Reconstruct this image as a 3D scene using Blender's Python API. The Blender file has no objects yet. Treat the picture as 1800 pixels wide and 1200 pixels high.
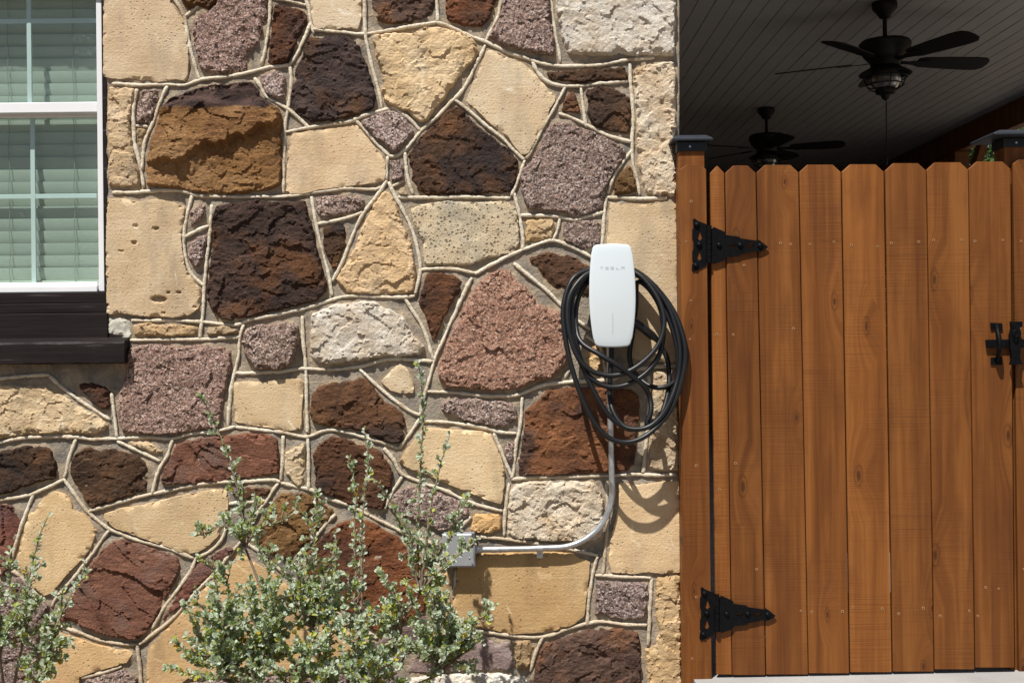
import bpy, bmesh, math, random
import numpy as np
from mathutils import Vector, Matrix, noise
from mathutils.geometry import delaunay_2d_cdt, tessellate_polygon

random.seed(7)
scene = bpy.context.scene
COL = scene.collection

# ------------------------------------------------------------------ camera
EYE = 1.155          # eye height, metres above the slab
DIST = 4.0           # camera to wall face
ROLL = 0.0105        # the photograph is tipped by 0.6 degrees
cam_d = bpy.data.cameras.new('camera')
cam_d.sensor_width = 36.0
cam_d.lens = 40.0
cam_d.clip_start = 0.05
cam_d.clip_end = 2000
cam = bpy.data.objects.new('camera', cam_d)
cam.matrix_world = Matrix.Translation((0, -DIST, EYE)) @ Matrix.Rotation(math.pi / 2, 4, 'X') @ Matrix.Rotation(-ROLL, 4, 'Z')
COL.objects.link(cam)
scene.camera = cam

# ------------------------------------------------------------------ light
SUN_DIR = Vector((14, 25, -50)).normalized()
world = bpy.data.worlds.new('World')
scene.world = world
world.use_nodes = True
wnt = world.node_tree
bg = wnt.nodes['Background']
sky = wnt.nodes.new('ShaderNodeTexSky')
sky.sky_type = 'NISHITA'
sky.sun_disc = False
sky.sun_elevation = math.asin(-SUN_DIR.z)
sky.sun_rotation = math.atan2(-SUN_DIR.x, -SUN_DIR.y)
wnt.links.new(sky.outputs[0], bg.inputs[0])
bg.inputs[1].default_value = 0.05
sun_d = bpy.data.lights.new('sun', 'SUN')
sun_d.energy = 5.0
sun_d.angle = math.radians(0.5)
sun_d.color = (1.0, 0.965, 0.905)
sun = bpy.data.objects.new('sun', sun_d)
sun.rotation_euler = SUN_DIR.to_track_quat('-Z', 'Y').to_euler()
sun.location = (-3, -6, 9)
COL.objects.link(sun)

vs = scene.view_settings
vs.view_transform = 'Standard'
vs.look = 'None'
vs.exposure = 0.46
vs.gamma = 1.0
vs.use_curve_mapping = False
scene.cycles.max_bounces = 8
scene.cycles.transparent_max_bounces = 12
scene.cycles.caustics_reflective = False
scene.cycles.caustics_refractive = False


# ------------------------------------------------------------------ helpers
def P(px, py, Y=0.0):
    """photo pixel (1800 x 1200) at depth Y -> world point"""
    u, v = px - 900.0, py - 600.0
    u, v = u - ROLL * v, v + ROLL * u
    s = 0.002 * (DIST + Y) / DIST
    return Vector((u * s, Y, EYE - v * s))


class B:
    def __init__(self):
        self.v, self.f, self.m = [], [], []

    def add(self, vs_, fs, mi=0):
        o = len(self.v)
        self.v += [tuple(p) for p in vs_]
        self.f += [tuple(i + o for i in q) for q in fs]
        self.m += [mi] * len(fs)

    def box(self, a, b, mi=0):
        x0, x1 = sorted((a[0], b[0])); y0, y1 = sorted((a[1], b[1])); z0, z1 = sorted((a[2], b[2]))
        self.add([(x0, y0, z0), (x1, y0, z0), (x1, y1, z0), (x0, y1, z0), (x0, y0, z1), (x1, y0, z1), (x1, y1, z1), (x0, y1, z1)],
                 [(0, 3, 2, 1), (4, 5, 6, 7), (0, 1, 5, 4), (1, 2, 6, 5), (2, 3, 7, 6), (3, 0, 4, 7)], mi)

    def lathe(self, prof, c=(0, 0, 0), n=24, axis='Z', mi=0):
        vs_, fs = [], []
        for r, h in prof:
            for k in range(n):
                a = 2 * math.pi * k / n
                x, y = r * math.cos(a), r * math.sin(a)
                p = (x, y, h) if axis == 'Z' else ((x, h, y) if axis == 'Y' else (h, x, y))
                vs_.append((p[0] + c[0], p[1] + c[1], p[2] + c[2]))
        m = len(prof)
        for i in range(m - 1):
            for k in range(n):
                k2 = (k + 1) % n
                fs.append((i * n + k, i * n + k2, (i + 1) * n + k2, (i + 1) * n + k))
        fs.append(tuple(range(n - 1, -1, -1)))
        fs.append(tuple((m - 1) * n + k for k in range(n)))
        self.add(vs_, fs, mi)

    def tube(self, pts, r, n=8, closed=False, mi=0, flat=None):
        pts = [Vector(p) for p in pts]
        N = len(pts)
        rr = r if hasattr(r, '__len__') else [r] * N
        vs_, fs = [], []
        up = None
        for i, p in enumerate(pts):
            if closed:
                t = pts[(i + 1) % N] - pts[i - 1]
            else:
                t = pts[min(i + 1, N - 1)] - pts[max(i - 1, 0)]
            if t.length < 1e-9:
                t = Vector((0, 0, 1))
            t.normalize()
            if up is None:
                up = Vector((0, 1, 0)) if abs(t.y) < 0.9 else Vector((1, 0, 0))
            s = t.cross(up)
            if s.length < 1e-6:
                s = t.cross(Vector((1, 0, 0)))
            s.normalize()
            up = s.cross(t).normalized()
            for k in range(n):
                a = 2 * math.pi * k / n
                vs_.append(p + s * (rr[i] * math.cos(a)) + up * (rr[i] * math.sin(a) * (flat or 1.0)))
        for i in range(N if closed else N - 1):
            i2 = (i + 1) % N
            for k in range(n):
                k2 = (k + 1) % n
                fs.append((i * n + k, i * n + k2, i2 * n + k2, i2 * n + k))
        if not closed:
            fs.append(tuple(range(n - 1, -1, -1)))
            fs.append(tuple((N - 1) * n + k for k in range(n)))
        self.add(vs_, fs, mi)

    def prism(self, outer, y0, y1, holes=(), mi=0):
        """outline of (x, z) points, front at y0, back at y1"""
        loops = [list(outer)] + [list(h) for h in holes]
        flat = [p for lp in loops for p in lp]
        tris = tessellate_polygon([[Vector((p[0], p[1], 0)) for p in lp] for lp in loops])
        n = len(flat)
        vs_ = [(p[0], y0, p[1]) for p in flat] + [(p[0], y1, p[1]) for p in flat]
        fs = []
        for t in tris:
            a, b, c = [flat[i] for i in t]
            cr = (b[0] - a[0]) * (c[1] - a[1]) - (b[1] - a[1]) * (c[0] - a[0])
            t = tuple(t) if cr > 0 else tuple(reversed(t))
            fs.append(t)
            fs.append(tuple(i + n for i in reversed(t)))
        o = 0
        for li, lp in enumerate(loops):
            m = len(lp)
            area = sum(lp[i][0] * lp[(i + 1) % m][1] - lp[(i + 1) % m][0] * lp[i][1] for i in range(m))
            ccw = (area > 0) == (li == 0)
            for i in range(m):
                a, b = o + i, o + (i + 1) % m
                fs.append((b, a, a + n, b + n) if ccw else (a, b, b + n, a + n))
            o += m
        self.add(vs_, fs, mi)

    def mesh(self, name):
        me = bpy.data.meshes.new(name)
        me.from_pydata(self.v, [], self.f)
        me.polygons.foreach_set('material_index', self.m)
        me.update()
        return me

    def obj(self, name, mats, parent=None, smooth=False, origin=None, bevel=0, angle=None):
        """mesh in world coordinates; origin = where the object's own origin goes"""
        o0 = Vector(origin) if origin is not None else (Vector(parent['_o']) if parent is not None and '_o' in parent else Vector((0, 0, 0)))
        self.v = [(p[0] - o0.x, p[1] - o0.y, p[2] - o0.z) for p in self.v]
        me = self.mesh(name)
        if not isinstance(mats, (list, tuple)):
            mats = [mats]
        for m in mats:
            me.materials.append(m)
        if smooth:
            me.polygons.foreach_set('use_smooth', [True] * len(me.polygons))
            if angle:
                me.set_sharp_from_angle(angle=math.radians(angle))
        ob = bpy.data.objects.new(name, me)
        COL.objects.link(ob)
        ob['_o'] = tuple(o0)
        if parent is not None:
            ob.parent = parent
            ob.location = o0 - Vector(parent['_o'])
        else:
            ob.location = o0
        if bevel:
            b = ob.modifiers.new('bevel', 'BEVEL')
            b.width = bevel; b.segments = 2; b.limit_method = 'ANGLE'
        return ob


def thing(name, loc, label, cat, group=None):
    e = bpy.data.objects.new(name, None)
    e.empty_display_size = 0.05
    e.location = loc
    COL.objects.link(e)
    e['_o'] = tuple(loc)
    tag(e, label, cat, group)
    return e


def tag(o, label=None, cat=None, group=None, kind=None):
    if label: o['label'] = label
    if cat: o['category'] = cat
    if group: o['group'] = group
    if kind: o['kind'] = kind
    return o


def copy_tree(o, parent=None):
    c = o.copy()
    COL.objects.link(c)
    c.parent = parent
    for ch in list(o.children):
        copy_tree(ch, c)
    return c


def spline(pts, step):
    """Catmull-Rom through pts, resampled"""
    pts = [Vector(p) for p in pts]
    out = []
    ext = [pts[0] * 2 - pts[1]] + pts + [pts[-1] * 2 - pts[-2]]
    for i in range(1, len(ext) - 2):
        p0, p1, p2, p3 = ext[i - 1:i + 3]
        n = max(1, int((p2 - p1).length / step))
        for k in range(n):
            t = k / n
            out.append(0.5 * ((2 * p1) + (p2 - p0) * t + (2 * p0 - 5 * p1 + 4 * p2 - p3) * t * t + (3 * p1 - p0 - 3 * p2 + p3) * t ** 3))
    out.append(pts[-1])
    return out


# ------------------------------------------------------------------ materials
class NT:
    def __init__(self, name):
        self.mat = bpy.data.materials.new(name)
        self.mat.use_nodes = True
        self.t = self.mat.node_tree
        self.p = self.t.nodes['Principled BSDF']
        self.out = self.t.nodes['Material Output']

    def n(self, typ, ins=None, **props):
        nd = self.t.nodes.new('ShaderNode' + typ)
        for k, v in props.items():
            setattr(nd, k, v)
        for k, v in (ins or {}).items():
            self.set(nd, k, v)
        return nd

    def set(self, nd, k, v):
        sock = nd.inputs[k]
        if isinstance(v, bpy.types.NodeSocket):
            self.t.links.new(v, sock)
        else:
            if isinstance(v, (tuple, list)) and len(v) == 3 and sock.type == 'RGBA':
                v = (*v, 1)
            sock.default_value = v

    def coords(self, scale=1.0, rnd=True):
        tc = self.n('TexCoord').outputs['Object']
        if rnd:
            r = self.n('ObjectInfo').outputs['Random']
            m = self.n('Math', {0: r, 1: 53.0}, operation='MULTIPLY').outputs[0]
            tc = self.n('VectorMath', {0: tc, 1: m}, operation='ADD').outputs[0]
        if scale != 1.0:
            tc = self.n('Mapping', {'Vector': tc, 'Scale': scale if isinstance(scale, tuple) else (scale,) * 3}).outputs[0]
        return tc

    def noise(self, vec, scale, detail=4, rough=0.55, dist=0.0):
        return self.n('TexNoise', {'Vector': vec, 'Scale': scale, 'Detail': detail, 'Roughness': rough, 'Distortion': dist}).outputs['Fac']

    def ramp(self, fac, stops, interp='LINEAR'):
        r = self.n('ValToRGB', {'Fac': fac})
        cr = r.color_ramp
        cr.interpolation = interp
        while len(cr.elements) < len(stops):
            cr.elements.new(0.5)
        for e, (pos, c) in zip(cr.elements, stops):
            e.position = pos
            e.color = (*c, 1) if len(c) == 3 else c
        return r.outputs['Color']

    def mix(self, fac, a, b, mode='MIX'):
        m = self.n('Mix', data_type='RGBA', blend_type=mode)
        self.set(m, 0, fac); self.set(m, 6, a); self.set(m, 7, b)
        return m.outputs[2]

    def math(self, op, a, b=0.0, clamp=False):
        return self.n('Math', {0: a, 1: b}, operation=op, use_clamp=clamp).outputs[0]

    def mapr(self, v, a, b, c=0.0, d=1.0):
        return self.n('MapRange', {0: v, 1: a, 2: b, 3: c, 4: d}).outputs[0]

    def bump(self, h, strength, dist, nrm=None):
        b = self.n('Bump', {'Height': h, 'Strength': strength, 'Distance': dist})
        if nrm: self.set(b, 'Normal', nrm)
        return b.outputs[0]

    def fin(self, color=None, rough=None, normal=None, **kw):
        if color is not None: self.set(self.p, 'Base Color', color)
        if rough is not None: self.set(self.p, 'Roughness', rough)
        if normal is not None: self.set(self.p, 'Normal', normal)
        for k, v in kw.items():
            self.set(self.p, k.replace('_', ' '), v)
        return self.mat


def plain(name, col, rough=0.6, metal=0.0, var=0.12, scale=30, bump=0.0, **kw):
    t = NT(name)
    c = t.coords()
    n1 = t.noise(c, scale, 5, 0.6)
    f = t.mapr(n1, 0.3, 0.7, 1 - var, 1 + var)
    colr = t.mix(1.0, (*col, 1), t.n('CombineColor', {0: f, 1: f, 2: f}).outputs[0], 'MULTIPLY')
    nrm = t.bump(t.noise(c, scale * 3, 4), bump, 0.002) if bump else None
    return t.fin(colr, rough, nrm, Metallic=metal, **kw)


M = {}


def tinted(t, col):
    """object colour multiplies: each stone has a colour of its own"""
    oc = t.n('ObjectInfo').outputs['Color']
    return t.mix(1.0, col, oc, 'MULTIPLY')


# smooth sawn sandstone
def m_cream(name, c0, c1, c2, bumpk, rough_scale):
    t = NT(name)
    c = t.coords()
    a = t.noise(c, 7, 6, 0.6, 0.3)
    col = t.ramp(a, [(0.30, c0), (0.5, c1), (0.70, c2)])
    lg = t.noise(c, 2.6, 5, 0.6)
    col = t.mix(t.mapr(lg, 0.40, 0.66, 0.0, 0.5), col, tuple(x * k for x, k in zip(c1, (0.86, 0.80, 0.72))))
    fine = t.noise(c, 160, 3, 0.7)
    col = t.mix(t.mapr(fine, 0.35, 0.7, 0.0, 0.22), col, (0.30, 0.19, 0.09), 'MIX')
    st = t.noise(t.n('Mapping', {'Vector': c, 'Scale': (9, 9, 3)}).outputs[0], 1.3, 4, 0.6)
    col = t.mix(t.mapr(st, 0.52, 0.74, 0.0, 0.55), col, (0.27, 0.225, 0.17), 'MIX')
    bed = t.noise(t.n('Mapping', {'Vector': c, 'Rotation': (0, 0.25, 0), 'Scale': (6, 6, 130)}).outputs[0], 1.0, 3, 0.6)
    col = t.mix(t.mapr(bed, 0.5, 0.75, 0.0, 0.16), col, (0.34, 0.22, 0.11))
    # little pits
    v = t.n('TexVoronoi', {'Vector': c, 'Scale': 60.0, 'Randomness': 1.0})
    pm = t.mapr(t.noise(c, 9, 2), 0.48, 0.58)
    pit = t.math('MULTIPLY', t.mapr(v.outputs['Distance'], 0.12, 0.22, 1.0, 0.0), pm)
    col = t.mix(t.math('MULTIPLY', pit, 0.45), col, (0.12, 0.08, 0.05))
    # pale scratches
    w = t.n('TexWave', {'Vector': t.n('Mapping', {'Vector': c, 'Rotation': (0.0, 0.6, 0.0), 'Scale': (1, 1, 1)}).outputs[0], 'Scale': 2.2, 'Distortion': 9.0, 'Detail': 3.0, 'Detail Scale': 1.4})
    scr = t.math('MULTIPLY', t.mapr(w.outputs['Fac'], 0.985, 1.0), t.mapr(t.noise(c, 12, 2), 0.55, 0.7))
    col = t.mix(t.math('MULTIPLY', scr, 0.7), col, (0.78, 0.68, 0.52))
    h = t.math('ADD', t.math('ADD', t.noise(c, rough_scale, 7, 0.65), t.math('MULTIPLY', bed, 0.3)), t.math('MULTIPLY', pit, -0.9))
    return t.fin(tinted(t, col), 0.9, t.bump(h, bumpk, 0.006), Specular_IOR_Level=0.25)


M['cream'] = m_cream('cream_sandstone', (0.51, 0.37, 0.225), (0.62, 0.475, 0.30), (0.70, 0.565, 0.39), 0.5, 130)
M['crough'] = m_cream('split_cream_stone', (0.44, 0.31, 0.175), (0.60, 0.455, 0.285), (0.70, 0.57, 0.40), 1.0, 120)


def m_porous():
    t = NT('porous_stone')
    c = t.coords()
    col = t.ramp(t.noise(c, 6, 6, 0.6), [(0.3, (0.52, 0.40, 0.25)), (0.52, (0.46, 0.38, 0.26)), (0.7, (0.30, 0.27, 0.21))])
    v = t.n('TexVoronoi', {'Vector': c, 'Scale': 75.0})
    sel = t.mapr(t.n('SeparateColor', {0: v.outputs['Color']}).outputs[0], 0.25, 0.5)
    pit = t.math('MULTIPLY', t.mapr(v.outputs['Distance'], 0.2, 0.36, 1.0, 0.0), sel)
    v2 = t.n('TexVoronoi', {'Vector': c, 'Scale': 150.0})
    pit2 = t.mapr(v2.outputs['Distance'], 0.14, 0.28, 0.7, 0.0)
    pit = t.math('MAXIMUM', pit, pit2)
    col = t.mix(t.math('MULTIPLY', pit, 0.75), col, (0.10, 0.075, 0.05))
    h = t.math('ADD', t.math('MULTIPLY', pit, -1.0), t.math('MULTIPLY', t.noise(c, 60, 5), 0.5))
    return t.fin(tinted(t, col), 0.92, t.bump(h, 1.0, 0.005))


M['porous'] = m_porous()


def m_granite(name, base, light, dark):
    t = NT(name)
    c = t.coords()
    v = t.n('TexVoronoi', {'Vector': c, 'Scale': 215.0})
    cell = t.n('SeparateColor', {0: v.outputs['Color']}).outputs[0]
    col = t.ramp(cell, [(0.0, dark), (0.17, dark), (0.24, base), (0.62, tuple(b * 1.2 for b in base)), (0.80, light), (1.0, tuple(min(.8, b * 1.25) for b in light))])
    n2 = t.noise(c, 14, 5, 0.6)
    col = t.mix(t.mapr(n2, 0.35, 0.7, 0.0, 0.55), col, base)
    col = t.mix(t.mapr(t.noise(c, 420, 2), 0.5, 0.75, 0.0, 0.5), col, dark)
    h = t.math('ADD', t.noise(c, 110, 6, 0.7), t.math('MULTIPLY', cell, 0.35))
    return t.fin(tinted(t, col), 0.75, t.bump(h, 1.0, 0.012), Specular_IOR_Level=0.3)


M['granite'] = m_granite('pink_grey_granite', (0.275, 0.180, 0.143), (0.55, 0.45, 0.40), (0.060, 0.048, 0.045))
M['rgranite'] = m_granite('salmon_granite', (0.36, 0.185, 0.125), (0.56, 0.38, 0.285), (0.11, 0.066, 0.05))


def m_dark(name, c0, c1, c2, spot, sc=7, bs=0.9, crown=None):
    t = NT(name)
    c = t.coords()
    a = t.noise(c, sc, 8, 0.65, 0.6)
    col = t.ramp(a, [(0.28, c0), (0.5, c1), (0.68, c2)])
    b = t.noise(t.n('Mapping', {'Vector': c, 'Location': (3, 7, 1)}).outputs[0], sc * 0.7, 6, 0.6)
    col = t.mix(t.mapr(b, 0.51, 0.62, 0.0, 0.9), col, spot)
    col = t.mix(t.mapr(t.noise(c, 130, 4, 0.7), 0.45, 0.72, 0.0, 0.5), col, tuple(x * 0.4 for x in c0))
    if crown:   # a band of another mineral along the top of the stone
        oz = t.n('SeparateXYZ', {0: t.n('TexCoord').outputs['Object']}).outputs[2]
        oz = t.math('ADD', oz, t.math('MULTIPLY', t.math('SUBTRACT', t.noise(c, 14, 4), 0.5), 0.06))
        col = t.mix(t.mapr(oz, crown[0], crown[0] + 0.012), col, t.ramp(t.noise(c, 20, 5), [(0.35, crown[1]), (0.65, crown[2])]))
    # pale dust and lime bloom
    lb = t.math('MULTIPLY', t.mapr(t.noise(c, 5, 4, 0.6), 0.55, 0.72), t.mapr(t.noise(c, 55, 6, 0.75), 0.5, 0.7, 0.0, 0.5))
    col = t.mix(lb, col, (0.30, 0.235, 0.175))
    w = t.n('TexNoise', {'Vector': t.n('Mapping', {'Vector': c, 'Rotation': (0, 0.35, 0), 'Scale': (18, 18, 55)}).outputs[0], 'Scale': 1.2, 'Detail': 6.0, 'Roughness': 0.65}).outputs['Fac']
    h = t.math('ADD', t.noise(c, 110, 8, 0.72), t.math('MULTIPLY', w, 0.9))
    return t.fin(tinted(t, col), 0.75, t.bump(h, bs, 0.012), Specular_IOR_Level=0.2)


M['dark'] = m_dark('dark_ironstone', (0.030, 0.020, 0.017), (0.062, 0.040, 0.033), (0.105, 0.068, 0.054), (0.14, 0.067, 0.030))
M['rust'] = m_dark('rusty_ironstone', (0.068, 0.034, 0.020), (0.145, 0.067, 0.033), (0.23, 0.108, 0.046), (0.062, 0.040, 0.032))
M['redslab'] = m_dark('red_slab_stone', (0.125, 0.056, 0.036), (0.215, 0.096, 0.060), (0.30, 0.138, 0.084), (0.18, 0.118, 0.094), 5, 0.8)
M['ochre'] = m_dark('ochre_stone', (0.13, 0.064, 0.024), (0.24, 0.127, 0.047), (0.33, 0.195, 0.09), (0.135, 0.062, 0.030), 6, 0.9)
M['ochrecap'] = m_dark('ochre_stone_with_dark_band', (0.13, 0.064, 0.024), (0.24, 0.127, 0.047), (0.33, 0.195, 0.09), (0.19, 0.095, 0.04), 6, 0.9, (0.115, (0.028, 0.018, 0.017), (0.085, 0.050, 0.042)))
M['mixed'] = m_dark('brown_weathered_stone', (0.036, 0.023, 0.018), (0.098, 0.052, 0.028), (0.24, 0.110, 0.042), (0.038, 0.028, 0.026), 6, 0.9)
M['purple'] = m_dark('purple_grey_stone', (0.13, 0.085, 0.075), (0.20, 0.14, 0.125), (0.27, 0.2, 0.18), (0.16, 0.095, 0.075), 7, 0.6)


def m_white():
    t = NT('white_limestone')
    c = t.coords()
    col = t.ramp(t.noise(c, 8, 7, 0.65, 0.4), [(0.26, (0.42, 0.30, 0.185)), (0.42, (0.64, 0.54, 0.42)), (0.58, (0.74, 0.675, 0.575)), (0.75, (0.64, 0.61, 0.565))])
    col = t.mix(t.mapr(t.noise(c, 120, 4, 0.7), 0.5, 0.75, 0.0, 0.45), col, (0.2, 0.16, 0.12))
    return t.fin(tinted(t, col), 0.92, t.bump(t.noise(c, 110, 8, 0.72), 1.0, 0.012), Specular_IOR_Level=0.25)


M['white'] = m_white()


def m_mortar():
    t = NT('grey_mortar')
    c = t.coords(rnd=False)
    a = t.noise(c, 13, 7, 0.65, 0.5)
    col = t.ramp(a, [(0.28, (0.14, 0.131, 0.12)), (0.44, (0.235, 0.21, 0.18)), (0.57, (0.36, 0.30, 0.23)), (0.70, (0.52, 0.43, 0.305))])
    near = t.n('Attribute', attribute_name='smear').outputs['Fac']
    m = t.math('MULTIPLY', near, t.mapr(t.noise(c, 16, 5, 0.6), 0.38, 0.54))
    col = t.mix(t.math('MULTIPLY', m, 0.85), col, t.ramp(t.noise(c, 40, 4), [(0.3, (0.33, 0.235, 0.145)), (0.7, (0.50, 0.39, 0.26))]))
    col = t.mix(t.mapr(t.noise(c, 120, 5, 0.7), 0.5, 0.72, 0, 0.4), col, (0.10, 0.09, 0.08))
    return t.fin(col, 0.95, t.bump(t.noise(c, 100, 8, 0.7), 1.0, 0.009), Specular_IOR_Level=0.2)


M['mortar'] = m_mortar()


def m_bead():
    t = NT('cream_mortar_bead')
    c = t.coords()
    col = t.ramp(t.noise(c, 14, 6, 0.6), [(0.28, (0.40, 0.30, 0.195)), (0.43, (0.64, 0.55, 0.415)), (0.7, (0.74, 0.68, 0.56))])
    col = t.mix(t.mapr(t.noise(c, 110, 5, 0.7), 0.52, 0.72, 0, 0.6), col, (0.24, 0.18, 0.12))
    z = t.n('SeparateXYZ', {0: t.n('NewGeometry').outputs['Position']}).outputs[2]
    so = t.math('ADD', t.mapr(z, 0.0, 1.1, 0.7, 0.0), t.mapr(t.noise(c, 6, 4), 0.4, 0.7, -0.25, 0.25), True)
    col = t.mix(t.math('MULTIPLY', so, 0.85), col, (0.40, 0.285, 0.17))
    st = t.noise(c, 26, 6, 0.7)
    col = t.mix(t.mapr(st, 0.57, 0.72, 0.0, 0.45), col, (0.34, 0.26, 0.175))
    return t.fin(col, 0.9, t.bump(t.noise(c, 90, 7, 0.7), 1.0, 0.007), Specular_IOR_Level=0.2)


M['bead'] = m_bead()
M['patch'] = plain('pale_mortar_patch', (0.45, 0.43, 0.36), 0.9, var=0.35, scale=40, bump=0.8)


def m_wood(name, c0, c1, c2, dark):
    t = NT(name)
    base = t.coords()
    # knots bend the grain
    sk = t.n('SeparateXYZ', {0: base})
    kvv = t.n('CombineXYZ', {0: t.math('MULTIPLY', sk.outputs[0], 6.5), 1: t.math('MULTIPLY', sk.outputs[2], 2.3), 2: 0.0}).outputs[0]
    kv = t.n('TexVoronoi', {'Vector': kvv, 'Scale': 1.0, 'Randomness': 1.0}, voronoi_dimensions='2D')
    keep = t.mapr(t.n('SeparateColor', {0: kv.outputs['Color']}).outputs[0], 0.45, 0.5, 0.5, 0.0)
    kd = t.math('ADD', t.math('MULTIPLY', kv.outputs['Distance'], t.mapr(t.n('SeparateColor', {0: kv.outputs['Color']}).outputs[1], 0, 1, 0.9, 1.7)), keep)
    bend = t.mapr(kd, 0.0, 0.42, 0.05, 0.0)
    sx = t.n('SeparateXYZ', {0: base})
    x2 = t.math('ADD', sx.outputs[0], bend)
    vec = t.n('CombineXYZ', {0: x2, 1: sx.outputs[1], 2: sx.outputs[2]}).outputs[0]
    gv = t.n('Mapping', {'Vector': vec, 'Scale': (46, 46, 1.8)}).outputs[0]
    g1 = t.noise(gv, 1.0, 6, 0.6, 0.6)
    gw = t.n('Mapping', {'Vector': vec, 'Scale': (17, 17, 0.5)}).outputs[0]
    g2 = t.noise(gw, 1.0, 4, 0.55, 0.5)
    f = t.math('ADD', t.math('MULTIPLY', g1, 0.45), t.math('MULTIPLY', g2, 0.55))
    col = t.ramp(f, [(0.36, c0), (0.5, c1), (0.64, c2)])
    # blotchy stain
    bl = t.noise(t.n('Mapping', {'Vector': base, 'Scale': (9, 9, 3.2)}).outputs[0], 1.0, 4, 0.55)
    col = t.mix(t.mapr(bl, 0.5, 0.75, 0.0, 0.55), col, dark)
    # knots
    ring = t.n('TexNoise', {'Vector': base, 'Scale': 30.0}).outputs['Fac']
    kk = t.math('ADD', kd, t.math('MULTIPLY', ring, 0.05))
    col = t.mix(t.mapr(kk, 0.045, 0.085, 0.75, 0.0), col, tuple(x * 0.42 for x in dark))
    col = t.mix(t.math('MULTIPLY', t.mapr(kk, 0.085, 0.105, 0.0, 1.0), t.mapr(kk, 0.105, 0.14, 0.45, 0.0)), col, tuple(x * 0.5 for x in dark))
    # saw marks across the board
    sm = t.n('TexNoise', {'Vector': t.n('Mapping', {'Vector': base, 'Scale': (3, 3, 330)}).outputs[0], 'Scale': 1.0, 'Detail': 2.0}).outputs['Fac']
    smm = t.mapr(t.noise(base, 4, 2), 0.42, 0.6)
    col = t.mix(t.math('MULTIPLY', t.math('MULTIPLY', t.mapr(sm, 0.5, 0.7), smm), 0.35), col, dark)
    r = t.n('ObjectInfo').outputs['Random']
    v = t.mapr(r, 0, 1, 0.82, 1.16)
    col = t.mix(1.0, col, t.n('CombineColor', {0: v, 1: v, 2: v}).outputs[0], 'MULTIPLY')
    h = t.math('ADD', t.math('MULTIPLY', g1, 0.6), t.math('MULTIPLY', sm, t.math('MULTIPLY', smm, 0.6)))
    return t.fin(col, 0.58, t.bump(h, 0.6, 0.003), Specular_IOR_Level=0.2)


M['wood'] = m_wood('stained_pine', (0.108, 0.0340, 0.0068), (0.172, 0.0585, 0.0120), (0.238, 0.088, 0.0205), (0.088, 0.0265, 0.0062))
M['wood_dark'] = m_wood('brown_stained_timber', (0.13, 0.05, 0.016), (0.19, 0.072, 0.022), (0.25, 0.10, 0.03), (0.11, 0.04, 0.014))
M['iron'] = plain('black_iron', (0.004, 0.004, 0.0048), 0.45, 0.0, 0.3, 60, 0.4, Specular_IOR_Level=0.09)
M['screw'] = plain('coated_screw', (0.42, 0.22, 0.09), 0.5, 0.0)
M['screw_dark'] = plain('screw_recess', (0.03, 0.018, 0.01), 0.8)
M['capmetal'] = plain('black_cap_metal', (0.010, 0.011, 0.013), 0.45, 0.0, Specular_IOR_Level=0.3)
M['solar'] = plain('solar_panel_cap', (0.028, 0.032, 0.04), 0.4, 0.0, Specular_IOR_Level=0.3)
M['led'] = plain('clear_lens', (0.45, 0.6, 0.8), 0.2)
M['plate'] = plain('white_glass_face', (0.60, 0.655, 0.68), 0.3, var=0.0, Coat_Weight=0.5, Coat_Roughness=0.08)
M['body'] = plain('pale_grey_plastic', (0.62, 0.66, 0.69), 0.4, var=0.02)
M['letters'] = plain('grey_print', (0.40, 0.44, 0.465), 0.5, var=0.0)
M['letterdark'] = plain('grey_slit', (0.30, 0.33, 0.35), 0.5, var=0.0)
M['rubber'] = plain('black_rubber', (0.007, 0.0072, 0.008), 0.42, var=0.1, Specular_IOR_Level=0.4)
M['handle'] = plain('black_plastic', (0.010, 0.010, 0.011), 0.35, var=0.1)
def m_galv():
    t = NT('galvanised_steel')
    c = t.coords()
    col = t.ramp(t.noise(c, 45, 4, 0.6), [(0.3, (0.40, 0.41, 0.42)), (0.7, (0.58, 0.59, 0.60))])
    return t.fin(col, t.mapr(t.noise(c, 60, 3), 0.3, 0.7, 0.3, 0.5), None, Metallic=0.85)


M['galv'] = m_galv()
M['boxgrey'] = plain('grey_box_enamel', (0.30, 0.305, 0.32), 0.45, 0.15, var=0.05, scale=20)
M['vinyl'] = plain('white_vinyl', (0.74, 0.745, 0.76), 0.4, var=0.03, scale=8)
M['slat'] = plain('cream_blind_slat', (0.50, 0.50, 0.44), 0.5, var=0.06, scale=6)
M['cord'] = plain('beige_cord', (0.35, 0.32, 0.25), 0.8)
def m_trim():
    t = NT('dark_brown_paint')
    c = t.coords()
    g = t.noise(t.n('Mapping', {'Vector': c, 'Scale': (2.5, 40, 60)}).outputs[0], 1.0, 6, 0.65)
    col = t.ramp(g, [(0.3, (0.010, 0.0075, 0.0075)), (0.62, (0.020, 0.015, 0.0145)), (0.72, (0.10, 0.09, 0.088))])
    return t.fin(col, 0.5, t.bump(g, 0.35, 0.003), Specular_IOR_Level=0.1)


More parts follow.
